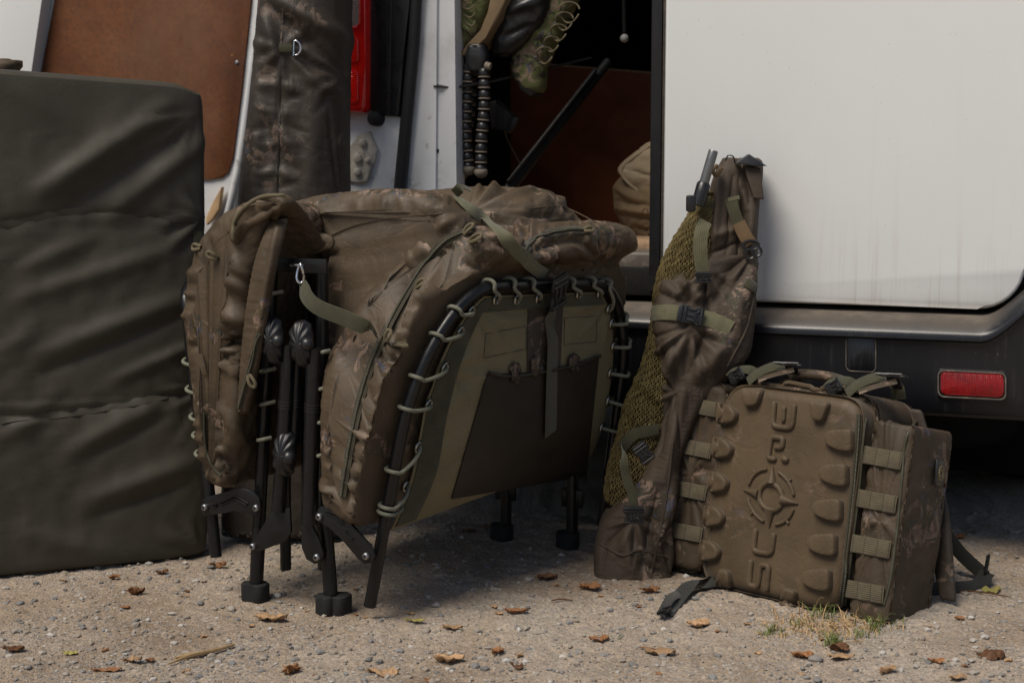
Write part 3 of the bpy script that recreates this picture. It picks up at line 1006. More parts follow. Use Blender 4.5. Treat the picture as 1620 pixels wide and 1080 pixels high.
# ------------------------------------------------------------------ folded mat standing at the left
MA, MB = gp(0, 916), gp(334, 884)
mw = unit(MB - MA); mb = np.array([-mw[1], mw[0], 0.0])       # along the mat, and away from us
if mb[1] < 0: mb = -mb
TH = .085
def matc(px_left, z): return None
mk = []
Lw = .62                                                     # half width: it runs on beyond the left edge of the picture
cen = MB - mw * Lw
lean = unit(UP + mb * .015 + mw * .022)
for z, w, t in ((.0, Lw - .01, TH * .9), (.05, Lw, TH), (.30, Lw + .002, TH * 1.02), (.335, Lw, TH * .98), (.37, Lw + .001, TH), (.62, Lw, TH), (.66, Lw - .002, TH * .98), (.70, Lw - .002, TH), (.90, Lw - .004, TH * .97), (.945, Lw - .012, TH * .94)):
    mk.append((cen + lean * z + mb * (TH + .0), mw * w, mb * t))
mat_o = thing('folded_mat', 'large dark olive padded mat folded flat and standing upright at the left', 'mat', cen + mb * TH)
MP = loft(mk, 264, 150, 7, (.03, .035), 5)
# outward direction of the loft
def outward(P):
    N = gnormals(P, True)
    c = P.reshape(-1, 3).mean(0)
    return ((P - c) * N).sum() < 0
MP[..., 2] *= 1 + .062 * np.clip((MB - MP) @ mw, 0, .8) - .012 * np.clip(((MP - MB) @ mw + .06) / .06, 0, 1) ** 2
fl = outward(MP)
MR = [(70, 300, 262, 172, 17, .020), (110, 330, 300, 205, 12, -.013), (170, 340, 318, 225, 14, .012), (0, 330, 150, 250, 40, .006),
      (30, 470, 260, 400, 16, .008), (60, 560, 300, 470, 18, .012), (60, 590, 290, 500, 12, -.010), (180, 600, 320, 540, 10, .008),
      (110, 710, 250, 640, 16, .010), (140, 720, 260, 660, 10, -.007), (140, 790, 310, 730, 18, .012), (150, 815, 300, 765, 12, -.008),
      (0, 690, 60, 660, 14, .006), (230, 350, 320, 340, 5, -.004), (0, 356, 90, 338, 6, -.010), (90, 338, 190, 333, 6, -.010), (190, 333, 322, 352, 6, -.010),
      (0, 662, 110, 652, 7, -.012), (110, 652, 220, 634, 7, -.012), (220, 634, 326, 612, 7, -.012),
      (20, 130, 90, 190, 14, .004), (200, 160, 150, 230, 10, .005), (40, 420, 140, 380, 14, .006), (0, 560, 60, 520, 20, .006), (20, 840, 200, 880, 20, .006)]
MR = [(*q[:5], q[5] * (.95 if q[4] > 7 else .7)) for q in MR]
MR += pucker([(0, 357), (90, 338), (190, 333), (318, 352)], 30, 34, 5, .0035, 3) + pucker([(0, 664), (110, 653), (220, 635), (322, 612)], 26, 30, 5, .004, 4)
MR += fan(312, 172, 190, 260, 7, 90, 7, .006) + fan(322, 345, 120, 240, 7, 70, 6, .006) + fan(318, 615, 120, 240, 7, 80, 6, .006) + fan(60, 660, 20, 340, 9, 60, 6, .005) + fan(318, 870, 100, 170, 5, 80, 8, .006)
MP0 = MP.copy(); MP = ridges(MP, True, MR, fl); MP[:7] = MP0[:7]; MP[-7:] = MP0[-7:]
exm = np.ones(MP.shape[:2]); exm[16:-26] = 1.02; exm[8:16] = 1.01
MPc = cloth(MP, True, exm, 1 + (exm - 1) * .7, 80, .03, .05, .2, .003, 22, lim=(-.012, .014), seed=3, flip=fl)
S_mat = Surf()
matb = S_mat.add(grid('mat_cover', MPc, M['matcloth'], mat_o, closed=True, cap=True))
# quilting bands and their puckers
for pts in ([(0, 357), (90, 338), (190, 333), (318, 352)], [(0, 664), (110, 653), (220, 635), (322, 612)]):
    P, Nn = S_mat.path(pts, .0012, 60)
    ribbon('seam_band', P, Nn, .016, M['matcloth'], matb, .001)
P, Nn = S_mat.path([(312, 365), (314, 420), (316, 470)], .002, 14)
ribbon('side_strap', P, Nn, .02, M['webd'], mat_o, .002)
# a corner of another bag behind the mat
qb = at(-10, 108, 3.02)
qk = [(qb + np.array([-.16, 0, -.3]), _R * .13, np.array([0, .05, 0])), (qb + np.array([-.07, 0, -.06]), _R * .09, np.array([0, .05, 0])), (qb + np.array([-.012, 0, .012]), _R * .05, np.array([0, .035, 0])), (qb + np.array([0, 0, .022]), _R * .02, np.array([0, .02, 0]))]
qb0 = at(-60, 150, 3.02)
bb = thing('brown_bag', 'brown cloth bag corner peeping over the mat at the far left', 'bag', np.array([qb0[0], qb0[1], 0]))
qk = [(np.array([qb[0] - .1, 3.06, .02]), _R * .12, np.array([0, .06, 0])), (np.array([qb[0] - .1, 3.06, .5]), _R * .13, np.array([0, .06, 0]))] + [(c + np.array([0, .06, 0]), a, b) for c, a, b in qk[1:]]
grid('bag_body', loft(qk, 40, 40, 2.6, (.02, .01), 3), M['bag2'], bb, closed=True, cap=True)

# ------------------------------------------------------------------ long rod holdall leaning between the open door and the tail lamp
hk = []
for y, xl, xr, Y in ((-330, 436, 545, 3.22), (-120, 424, 545, 3.20), (0, 412, 545, 3.18), (70, 406, 544, 3.17), (160, 398, 542, 3.16), (240, 388, 542, 3.15), (310, 380, 543, 3.14), (480, 366, 545, 3.12), (690, 356, 548, 3.10), (800, 352, 548, 3.09)):
    a, b = at(xl, y, Y), at(xr, y, Y)
    c = (a + b) / 2
    hk.append((c + np.array([0, .05, 0]), (b - a) / 2, np.array([0.02, .065, 0])))
hb0 = hk[-1][0].copy()
dz = hk[-1][0][2]
hold = thing('rod_holdall', 'tall brown camouflage rod holdall standing between open door and red tail lamp', 'bag', np.array([hb0[0], hb0[1], 0]))
hk = hk + [(np.array([hb0[0], hb0[1], .012]), hk[-1][1], hk[-1][2])]
HP = loft(hk, 96, 230, 3.2, (.03, .02), 4)
fl = outward(HP)
HR = [(425, 10, 540, 110, 10, -.012), (440, 0, 560, 70, 14, .014), (420, 30, 440, 100, 10, .010), (470, 90, 545, 125, 8, -.008), (480, 120, 545, 150, 9, .008),
      (444, 60, 440, 320, 4, -.005), (500, 130, 490, 310, 16, .006), (410, 130, 400, 310, 12, .006), (520, 170, 535, 300, 10, -.006), (420, 170, 470, 250, 12, .006)]
HR += fan(450, 77, 150, 400, 12, 70, 6, .006) + fan(545, 120, 130, 230, 7, 80, 6, .008) + pucker([(446, 100), (442, 180), (438, 318)], 22, 36, 6, .004, 2)
HP = ridges(HP, True, HR, fl)
HPc = cloth(HP, True, 1.04, 1.025, 80, .04, .05, .08, .004, 30, lim=(-.01, .014), seed=5, flip=fl)
S_hold = Surf()
hbody = S_hold.add(grid('holdall_body', HPc, M['holdall'], hold, closed=True, cap=True))
P, Nn = S_hold.path([(452, -40), (444, 80), (442, 180), (438, 318)], .0006, 60)
ribbon('seam_tape', P, Nn, .004, M['holdall'], hbody, .0015)
P, Nn = S_hold.path([(440, 77), (452, 77), (463, 77)], .003, 8)
ribbon('ring_tab', P, Nn, .018, M['webd'], hold, .003)
c0, n0 = S_hold.hit(466, 77, .006)
e1 = unit(np.cross(n0, UP)); e1 = e1 if e1[0] > 0 else -e1
tt = np.linspace(-math.pi / 2, math.pi / 2, 14)
dring = [c0 + e1 * .0145 * math.cos(a) + UP * .0155 * math.sin(a) for a in tt]
tube('d_ring', np.array(dring), .0022, M['chrome'], hold, 8, closed=True)
# ------------------------------------------------------------------ folded bedchair and the sleeping bag strapped in it
BL = gp(400, 950)
BE = np.array([.886, -.464, 0]); BD = np.array([.464, .886, 0])
def pn(x, y, dd=0.0): return onpl(x, y, BL + BD * dd, BD)
bed = thing('bedchair', 'folded black steel bedchair with tan mesh seat laced on by bungee cords', 'bedchair', BL + BE * .1 + BD * .3)
sbag = thing('sleeping_bag', 'brown camouflage sleeping bag folded up inside the bedchair frame', 'sleeping bag', BL + BE * .12 + BD * .28 + UP * .03)
S_bag = Surf()
TR = .0108
PB, PC = pn(585, 958, .0), pn(676, 455, .0)
FB, FC = pn(952, 830, .60), pn(1003, 447, .60)
TWIST = float(((FC - PC) @ BE))

def bend(z, a=.19):                     # how far the rounded end of the fold sits back, by height, like the frame's bend
    z0, z1 = .30, .60
    t = np.clip((z - z0) / (z1 - z0), 0, 1)
    return a * (1 - np.sqrt(np.clip(1 - t * t, 0, 1)))

def dloft(out_px, dd0, dd1, nu, nv, ins=.03, bulge=.03, deform=None, capn=6, amt=0.0, far=.0, tw=0.0):
    L0 = []
    for x, y in out_px:
        p = pn(x, y, dd0)
        for _ in range(12):
            p = lerp(p, pn(x, y, dd0 + float(bend(p[2], amt))), .6)
        b_ = float(bend(p[2], amt))
        L0.append(p - BD * b_ - BE * tw * max(0, dd0 + b_) / .6 * min(1.1, p[2] / .5))
    lp = resample_loop(L0, nu)
    lp = lp - BD[None] * ((lp - BL) @ BD - dd0)[:, None]
    sh0 = BD[None] * bend(lp[:, 2], amt)[:, None]
    sh1 = BD[None] * -bend(lp[:, 2], far)[:, None]
    tg = np.roll(lp, -1, 0) - np.roll(lp, 1, 0)
    nn = np.cross(tg, BD); nn /= np.linalg.norm(nn, axis=1, keepdims=True)
    c = lp.mean(0)
    area = sum(np.cross(lp[i] - c, lp[(i + 1) % nu] - c) @ BD for i in range(nu))
    if area < 0: nn = -nn
    for _ in range(6): nn = (np.roll(nn, 1, 0) + nn * 2 + np.roll(nn, -1, 0)); nn /= np.linalg.norm(nn, axis=1, keepdims=True)
    # room to the opposite wall, so narrow places are not turned inside out
    loc = np.full(nu, 1e9)
    for i in range(nu):
        d = lp - lp[i]
        dist = np.linalg.norm(d, axis=1)
        fac = -(d @ nn[i]) / np.maximum(dist, 1e-9)
        ok = fac > .75
        if ok.any(): loc[i] = dist[ok].min()
    inset = np.minimum(ins, loc * .42)
    for _ in range(8): inset = (np.roll(inset, 1) + inset * 2 + np.roll(inset, -1)) / 4
    rings = []
    for k in range(capn, 0, -1):
        th = math.pi / 2 * k / capn
        rings.append(lp - nn * (inset * (1 - math.cos(th)))[:, None] - BD * bulge * math.sin(th) + sh0)
    for t in np.linspace(0, 1, nv): rings.append(lp + BD * (dd1 - dd0) * t + sh0 * (1 - t) + sh1 * t)
    for k in range(1, capn + 1):
        th = math.pi / 2 * k / capn
        rings.append(lp - nn * (inset * (1 - math.cos(th)))[:, None] + BD * (dd1 - dd0 + bulge * math.sin(th)) + sh1)
    P = np.array(rings)
    tt = np.clip(((P - BL) @ BD) / .6, 0, 1.05)
    P = P + BE * (tw * tt * np.clip(P[..., 2] / .5, 0, 1.1))[..., None]
    if deform is not None: P = deform(P)
    return P

def ddof(P): return (P - BL) @ BD
def squeeze(P, at_d=.30, w=.05, dz=.045, zmin=.5, pw=1.0):
    g = np.exp(-((ddof(P) - at_d) / w) ** 2)
    P = P.copy()
    P[..., 2] -= dz * g * np.clip((P[..., 2] - zmin) / .12, 0, 1)
    return P

def behind_seat(P, gap=.016):
    pnv = unit(np.cross(BD, PC - PB)); pnv = pnv if pnv @ (CAM - PB) > 0 else -pnv
    u = ddof(P) / .6; v = (P[..., 2] - PB[2]) / (PC[2] - PB[2])
    X = (PB * (1 - u)[..., None] + FB * u[..., None]) * (1 - v)[..., None] + (PC * (1 - u)[..., None] + FC * u[..., None]) * v[..., None]
    off = ((P - X) * pnv).sum(-1)
    w = np.clip((1.06 - v) / .06, 0, 1)
    return P - pnv * (np.maximum(0, off + gap) * w)[..., None]

def lobe(name, out_px, dd0, dd1, nu, nv, mat, ins, bulge, rid, deform=None, amt=0.0, far=0.0, tw=0.0, **kw):
    P = dloft(out_px, dd0, dd1, nu, nv, ins, bulge, deform, amt=amt, far=far, tw=tw)
    f = outward(P)
    P = ridges(P, True, [(*q[:5], q[5] * 1.45) for q in rid], f)
    a = dict(exu=1.035, exv=1.05, iters=90, kf=.03, kt=.05, kb=.05, amp=.004, nscale=46, lim=(-.012, .014), seed=1)
    a.update(kw)
    P = cloth(P, True, flip=f, **a)
    if name == 'outer_fold': P = behind_seat(P)
    return S_bag.add(grid(name, P, mat, sbag, closed=True, cap=True))

def dropfar(dz):
    def f(P):
        P = P.copy()
        t = np.clip((ddof(P) - .35) / .27, 0, 1)
        P[..., 2] -= dz * t ** 2 * np.clip((P[..., 2] - .5) / .15, 0, 1)
        return P
    return f

# left part of the bag
lobe('left_fold', [(303, 500), (307, 440), (322, 388), (350, 348), (390, 324), (425, 328), (438, 352), (426, 400), (412, 460), (403, 530), (397, 600), (391, 680), (383, 735), (372, 766), (350, 762), (334, 735), (323, 680), (314, 610), (306, 550)],
     -.01, .58, 236, 96, M['bag'], .04, .04,
     [(300, 548, 400, 540, 8, -.018), (310, 500, 400, 510, 18, .016), (330, 560, 325, 720, 12, .012), (375, 560, 370, 700, 12, .012), (352, 560, 345, 740, 8, -.010), (330, 470, 385, 540, 9, -.010), (320, 400, 360, 470, 8, -.007),
      (345, 420, 400, 470, 12, .010), (330, 350, 322, 460, 7, -.006), (345, 640, 385, 700, 8, .008), (340, 720, 375, 740, 8, -.010), (365, 400, 400, 440, 9, .009)] + fan(402, 542, 140, 250, 11, 75, 5, .008) + fan(318, 545, -60, 60, 9, 70, 5, .007) + fan(345, 410, 200, 330, 8, 60, 5, .006) + fan(372, 770, 60, 130, 8, 70, 5, .007) + pucker([(328, 350), (315, 420), (308, 500)], 16, 26, 4, .004, 1) + pucker([(322, 650), (324, 700), (335, 735), (350, 752)], 12, 24, 4, .004, 2),
     exu=1.06, exv=1.07, seed=2)
# main fold: lies over the middle of the frame and hangs down as a curtain on the right
def def_main(P):
    P = squeeze(P, .30, .055, .05, .55)
    P = squeeze(P, .60, .06, .05, .60)
    return P
lobe('main_fold', [(434, 350), (450, 328), (498, 311), (560, 303), (620, 299), (680, 306), (722, 332), (736, 372), (722, 420), (690, 480), (650, 545), (610, 610), (580, 670), (548, 715), (522, 712), (513, 660), (510, 590), (509, 510), (512, 440), (508, 398), (484, 384), (455, 374)],
     .06, .60, 300, 140, M['bag'], .035, .03,
     [(520, 366, 690, 340, 5, -.006), (470, 345, 520, 380, 9, -.012), (500, 330, 560, 350, 10, .010), (545, 360, 520, 470, 8, .008), (575, 370, 560, 500, 10, -.007), (640, 350, 600, 460, 12, .009), (690, 345, 640, 430, 7, -.007),
      (760, 330, 900, 318, 12, .006), (790, 340, 930, 345, 5, -.006), (850, 300, 880, 340, 14, .006), (530, 420, 525, 520, 7, .006)] + fan(512, 400, -70, 40, 10, 80, 6, .005) + fan(585, 520, 80, 175, 7, 110, 9, .0035) + fan(742, 335, 150, 260, 7, 80, 8, .004) + fan(742, 335, -20, 70, 8, 110, 6, .008) + pucker([(525, 372), (560, 357), (610, 346), (660, 341), (700, 338)], 14, 28, 4, .004, 3) + fan(460, 372, -10, 60, 7, 60, 5, .006) + pucker([(838, 330), (880, 326), (925, 330)], 12, 18, 4, .004, 4) + fan(930, 345, 130, 220, 7, 70, 5, .006),
     def_main, amt=.10, far=.06, tw=TWIST * .6, exu=1.035, exv=1.05, seed=4, kf=.035)
# outer fold: the padded layer between the curtain and the mesh seat, with the long zip
def def_outer(P):
    P = squeeze(P, .255, .045, .035, .50)
    P = squeeze(P, .62, .08, .02, .50)
    return P
lobe('outer_fold', [(516, 790), (513, 700), (514, 620), (526, 560), (560, 510), (605, 452), (650, 404), (700, 372), (750, 358), (790, 366), (800, 398), (776, 430), (738, 456), (704, 492), (672, 548), (645, 622), (620, 710), (600, 785), (590, 826), (562, 828), (536, 815)],
     -.025, .60, 320, 140, M['bag'], .04, .03,
     [(690, 380, 630, 440, 12, .014), (620, 445, 560, 525, 12, .014), (690, 430, 640, 540, 14, .012), (640, 560, 600, 700, 12, .010), (600, 700, 575, 800, 10, .008), (535, 600, 525, 760, 9, .010), (548, 570, 540, 700, 6, -.008),
      (660, 490, 620, 600, 6, -.009), (615, 640, 590, 760, 6, -.008), (720, 400, 780, 380, 10, .006), (840, 390, 930, 378, 8, -.006), (850, 405, 950, 405, 14, .008), (880, 385, 882, 430, 5, -.006)] + pucker([(752, 364), (715, 376), (690, 396), (657, 440), (617, 510), (588, 575), (568, 640), (553, 710), (541, 785)], 12, 30, 4.5, .0055, 5) + fan(585, 520, 200, 330, 9, 80, 5, .007) + fan(640, 580, 120, 230, 8, 60, 5, .007) + fan(612, 700, 130, 230, 8, 60, 5, .006) + fan(560, 822, 60, 140, 9, 80, 5, .008) + fan(830, 402, 20, 160, 9, 70, 5, .007) + fan(760, 440, 60, 150, 8, 70, 5, .006) + pucker([(828, 398), (842, 382), (868, 370), (905, 364), (934, 366)], 11, 18, 4, .004, 6) + fan(955, 420, 100, 200, 7, 60, 5, .006),
     def_outer, amt=.19, far=.06, tw=TWIST, exu=1.06, exv=1.065, seed=6)
# turned-down hood edge on the left, and the zipped flap beside the frame
lobe('hood_edge', [(366, 374), (369, 350), (386, 326), (415, 309), (444, 309), (456, 320), (448, 332), (430, 338), (406, 352), (390, 368), (377, 386)],
     -.05, .075, 84, 34, M['bag2'], .012, .012, [(385, 350, 440, 322, 5, -.005), (372, 376, 384, 340, 5, .006)] + fan(440, 330, 150, 250, 6, 60, 4, .005), lambda P: P - UP * (.075 * np.clip((ddof(P) + .035) / .11, 0, 1) ** 1.3)[..., None] + BE * (-.015 * np.clip((ddof(P) + .035) / .11, 0, 1))[..., None], exu=1.04, exv=1.05, seed=8, iters=60)
fk = []
for x, y, w, dd in ((446, 340, 9, -.01), (436, 365, 14, -.035), (421, 415, 17, -.05), (409, 480, 17, -.052), (399, 550, 15, -.05), (391, 610, 11, -.045), (385, 655, 7, -.035)):
    a, b = pn(x - w, y, dd), pn(x + w, y, dd)
    fk.append(((a + b) / 2, (b - a) / 2, BD * .011))
FP = loft(fk, 40, 70, 2.4, (.01, .01), 3)
f = outward(FP)
FP = ridges(FP, True, [(438, 360, 400, 560, 5, .006), (425, 400, 392, 620, 4, -.004)], f)
FP = cloth(FP, True, 1.03, 1.04, 50, .05, .05, .2, .003, 24, lim=(-.006, .008), seed=9, flip=f)
S_bag.add(grid('zip_flap', FP, M['bag'], sbag, closed=True, cap=True))
# tan lining glimpsed under the main fold
lk = [(pn(462, 398, .10), BE * .02, UP * .012), (pn(485, 388, .11), BE * .03, UP * .018), (pn(512, 382, .12), BE * .03, UP * .016)]
grid('lining_fold', loft(lk, 30, 14, 2.2, (.01, .01), 3), M['bag2'], sbag, closed=True, cap=True)

def zip_on(S, pts, parent, n=90, w=.017, r=.0028, mat_t='ziptape'):
    P, Nn = S.path(pts, .0008, n, 4)
    z = ribbon('zip_tape', P, Nn, w, M[mat_t], parent, .0022)
    C = catmull(P + Nn * .0026, max(60, n * 5))
    L = np.linalg.norm(np.diff(C, axis=0), axis=1).sum()
    th = np.linspace(0, 2 * math.pi * L / .0034, len(C))
    rr = r * (.82 + .18 * np.sin(th))
    tube('zip_coil', C, rr, M['coil'], z, 7)
    return z
zip_on(S_bag, [(752, 364), (715, 376), (690, 396), (657, 440), (617, 510), (588, 575), (568, 640), (553, 710), (541, 785)], sbag, 120)
zip_on(S_bag, [(828, 398), (842, 382), (868, 370), (905, 364), (934, 366)], sbag, 40)
zip_on(S_bag, [(410, 528), (396, 580), (386, 618), (379, 645)], sbag, 36, .009, .0024)
P, Nn = S_bag.path([(322, 650), (324, 700), (335, 735), (350, 752)], .0006, 30)
tube('piping', P, .0026, M['coil'], sbag, 7)
P, Nn = S_bag.path([(370, 378), (371, 352), (388, 328), (415, 312), (448, 310)], .001, 40)
tube('hood_cord', P, .004, M['cord'], sbag, 8)
# seam across the top of the main fold
for pts in ([(525, 372), (560, 357), (610, 346), (660, 341), (700, 338)], [(838, 330), (880, 326), (925, 330), (942, 340)]):
    P, Nn = S_bag.path(pts, .0004, 44)
    tube('seam_stitch', P, .0011, M['bag2'], sbag, 5)

def cord_loop(S, x, y, ang, L, parent, r=.0032, mat='cord', name='zip_pull'):
    """a stubby doubled cord loop: two legs and a round end"""
    p, n = S.hit(x, y, .005)
    if p is None: return
    ex = unit(np.cross(n, np.cross(_R, n))); ey = np.cross(n, ex)
    if ey[2] < 0: ey = -ey
    d = ex * math.cos(ang) + ey * math.sin(ang); q = np.cross(n, d)
    w = .0045
    pts = [p - n * .002 + q * w * .4, p + d * L * .4 + n * .004 + q * w, p + d * L * .85 + n * .006 + q * w, p + d * (L + .002) + n * .006, p + d * L * .85 + n * .006 - q * w, p + d * L * .4 + n * .004 - q * w, p - n * .002 - q * w * .4]
    tube(name, np.array(pts), r, M[mat], parent, 7, sm=26)
for x, y, ang, L in ((612, 540, .9, .016), (620, 547, -.1, .022), (660, 455, .3, .018), (735, 372, .5, .02), (744, 384, .2, .024), (922, 366, .4, .016), (320, 392, 2.9, .018), (345, 408, 2.6, .016), (394, 592, -1.1, .020)):
    cord_loop(S_bag, x, y, ang, L, sbag)
def flat_tab(x, y, dx, dy, w, mat='cord', S=S_bag, parent=sbag, name='label_tab'):
    P, Nn = S.path([(x, y), (x + dx / 2, y + dy / 2), (x + dx, y + dy)], .003, 8)
    ribbon(name, P, Nn, w, M[mat], parent, .002)
flat_tab(316, 560, 7, 32, .016, 'bag2')

# ---- bedchair: frames
def bil(u, v): return lerp(lerp(PB, FB, u), lerp(PC, FC, u), v)
def uT(v): return .30 * (1 - np.sqrt(np.clip(1 - (np.clip(v - .52, 0, 1) / .48) ** 2, 0, 1)))
path = [(0, v) for v in (0, .2, .4, .52)] + [(.30 * (1 - math.cos(a)), .52 + .48 * math.sin(a)) for a in np.linspace(.2, math.pi / 2, 7)] + [(.45, 1), (.6, 1), (.78, 1)] + [(.78 + .22 * math.sin(a), .62 + .38 * math.cos(a)) for a in np.linspace(.3, math.pi / 2, 6)] + [(1, .4), (1, .1), (1, 0)]
TP = catmull([bil(u, v) for u, v in path], 140)
tube('seat_frame', TP, TR, M['tube'], bed, 16)
tpx = proj(TP)
pnrm = unit(np.cross(BD, PC - PB)); pnrm = pnrm if pnrm @ (CAM - PB) > 0 else -pnrm
# left-hand frame, seen from its edge
LP = [pn(342, 880, 0), pn(329, 760, 0), pn(307, 600, 0), pn(298, 500, 0)]
top = LP[-1] + UP * .06 + BD * .06
LP = LP + [pn(296, 460, .015), top, top + BD * .44, top + BD * .52 - UP * .08, top + BD * .54 - UP * .35, top + BD * .54 - UP * .46 + BE * .03]
LPc = catmull(LP, 90)
tube('left_frame', LPc, TR, M['tube'], bed, 14)

# mesh seat stretched in the right-hand frame
def panel(s, t, off=0.0):
    vt = .965
    vb = .205 + .05 * s + .02 * math.sin(math.pi * s)
    v = vb + (vt - vb) * t
    uL = float(uT(v)) + .092 - .02 * t
    uR = 1.0 - .22 * (1 - math.sqrt(max(0, 1 - (max(0, v - .62) / .38) ** 2))) - .045
    u = uL + (uR - uL) * s
    b = .026 * math.sin(math.pi * s) ** .8 * math.sin(math.pi * min(1, .12 + t * .95)) - .16 * max(0, .30 - t) ** 1.5 - .004
    return bil(u, v) + pnrm * (b + off)
NS, NTT = 90, 74
PP = np.array([[panel(s, t) for s in np.linspace(0, 1, NS)] for t in np.linspace(0, 1, NTT)])
f = (gnormals(PP, False)[30, 40] @ pnrm) < 0
PP = ridges(PP, False, [(760, 520, 830, 500, 8, .004), (650, 700, 760, 600, 14, .005), (640, 800, 760, 700, 10, -.004), (700, 640, 780, 560, 8, -.004), (650, 640, 770, 540, 9, .004), (900, 490, 960, 480, 6, .004)] + fan(748, 484, 270, 350, 7, 90, 6, .005) + fan(868, 478, 200, 340, 9, 60, 5, .004) + fan(704, 582, 270, 390, 6, 70, 6, .004) + fan(664, 706, 280, 400, 6, 70, 6, .004) + fan(962, 480, 180, 260, 6, 70, 5, .004), f)
pin = np.zeros((NTT, NS), bool); pin[0] = pin[-1] = True; pin[:, 0] = pin[:, -1] = True
PP = cloth(PP, False, 1.018, 1.012, 70, .05, .05, .12, .002, 24, pin=pin, lim=(-.004, .006), seed=3, flip=f)
if f: PP = PP[:, ::-1]
seat = thick_grid('mesh_seat', PP, .003, M['bedmesh'], bed)
S_seat = Surf(); S_seat.add(seat)
S_bagseat = Surf()
for o in list(sbag.children) + [seat]:
    if o.type == 'MESH' and ('fold' in o.name or o is seat): S_bagseat.add(o)

def seat_patch(name, px_quad, off, mat, n=(18, 14), th=.002, parent=bed, top_curve=0.0):
    """cloth patch sewn on the seat; corners given as seen: TL TR BR BL"""
    TLq, TRq, BRq, BLq = [np.array(q, float) for q in px_quad]
    G = np.zeros((n[1], n[0], 3)); last = None
    for j in range(n[1]):
        for i in range(n[0]):
            s, t = i / (n[0] - 1), j / (n[1] - 1)
            q = lerp(lerp(BLq, BRq, s), lerp(TLq, TRq, s), t)
            q = q + np.array([0, top_curve * math.sin(math.pi * s) * t])
            p, m = S_seat.hit(q[0], q[1], 0)
            if p is None: p = onpl(q[0], q[1], last, pnrm)
            last = p
            G[j, i] = p + pnrm * off
    if gnormals(G, False)[n[1] // 2, n[0] // 2] @ pnrm < 0: G = G[:, ::-1]
    return thick_grid(name, G, th, M[mat], parent)
# olive border bands
def band(name, s0, s1, t0, t1, n, off=.0022):
    G = np.array([[panel(s, t, off) for s in np.linspace(s0, s1, n[0])] for t in np.linspace(t0, t1, n[1])])
    # follow the sagged seat
    for j in range(n[1]):
        for i in range(n[0]):
            q = proj(G[j, i]); p, m = S_seat.hit(q[0], q[1], 0)
            if p is not None and np.linalg.norm(p - G[j, i]) < .03: G[j, i] = p + pnrm * off
    if gnormals(G, False)[n[1] // 2, n[0] // 2] @ pnrm < 0: G = G[:, ::-1]
    return thick_grid(name, G, .002, M['webd'], bed)
band('border_band', .004, .085, .02, .93, (6, 40))
band('border_band', .01, .97, .935, .992, (40, 5), .0026)
seat_patch('centre_strip', [(834, 489), (889, 484), (884, 600), (832, 606)], .0028, 'strip', (8, 16))
pocket = seat_patch('seat_pocket', [(769, 590), (945, 562), (925, 752), (712, 788)], .0045, 'brown_panel', (24, 18), .003, bed, 9)
P, Nn = S_seat.path([(769, 590), (810, 594), (860, 586), (905, 577), (945, 562)], .0075, 40)
tube('pocket_hem', P, .0032, M['brown_panel'], pocket, 7)
for q in ([(768, 528), (832, 516), (832, 552), (765, 566), (768, 528)], [(893, 503), (944, 500), (943, 540), (892, 545), (893, 503)]):
    for a, b in zip(q[:-1], q[1:]):
        P, Nn = S_seat.path([a, b], .0006, 14)
        tube('stitch_line', P, .0007, M['webd'], seat, 4)
# crumpled things pushing out of the pocket top
for x, y, w, hgt in ((812, 586, 20, 14), (846, 578, 26, 18), (905, 570, 26, 12)):
    p, m = S_seat.hit(x, y, .004)
    k = [(p - UP * .02, BD * w * .0006, pnrm * .006), (p + UP * .004, BD * w * .00075, pnrm * .007), (p + UP * hgt * .0011, BD * w * .0004, pnrm * .004)]
    Q = loft(k, 28, 12, 2.0, (.004, .004), 2)
    Q = Q + gnormals(Q, True) * (fbm(Q, 90, 3).reshape(Q.shape[:2])[..., None] * .006)
    grid('crumpled_cloth', Q, M['strip'], pocket, closed=True, cap=True)

# bungee cords with their eyelets
def eyelet(p, n, r=.0085, parent=None):
    e1 = unit(np.cross(n, UP)); e2 = np.cross(n, e1)
    t = np.linspace(0, 2 * math.pi, 18, endpoint=False)
    return tube('eyelet', np.array([p + e1 * r * math.cos(a) + e2 * r * math.sin(a) for a in t]), .0029, M['eyelet'], parent, 8, closed=True)
def bungee(ex, ey, tx, ty, slack=.012, back=True):
    for dx, dy in ((0, 0), (0, 5), (0, 10), (-5, 0), (-10, 0), (5, 4), (-8, 8), (0, 16)):
        p, n = S_seat.hit(ex + dx, ey + dy, .003)
        if p is not None: break
    if p is None: return
    i = np.argmin(np.linalg.norm(tpx - np.array([tx, ty]), axis=1))
    c = TP[i]; T = unit(TP[min(i + 1, 139)] - TP[max(i - 1, 0)])
    o = c - p; o = unit(o - T * (o @ T) - pnrm * (o @ pnrm))
    r = TR + .0042
    pts = [p - pnrm * .006, p + pnrm * .004, lerp(p, c, .45) + pnrm * (r * .6 + slack * .5), c + pnrm * r - o * .002, c + pnrm * r * .72 + o * r * .72, c + o * r, c - pnrm * r * .72 + o * r * .72, c - pnrm * r - o * .004]
    cd = tube('bungee_cord', np.array(pts), .0036, M['bungee'], bed, 9, sm=36)
    eyelet(p, pnrm, parent=bed)
for q in ((744, 482, 716, 494), (727, 525, 690, 536), (703, 582, 660, 592), (677, 640, 634, 648), (661, 706, 607, 744), (645, 764, 600, 796), (634, 792, 598, 806),
          (783, 473, 770, 444), (816, 473, 803, 443), (850, 471, 836, 442), (914, 465, 898, 440), (947, 464, 930, 440), (962, 478, 958, 444)):
    bungee(*q)
for q in ((966, 512, 992, 500), (969, 548, 998, 540), (969, 590, 1000, 590), (966, 634, 994, 640), (961, 676, 990, 680)):
    bungee(*q, slack=.03)
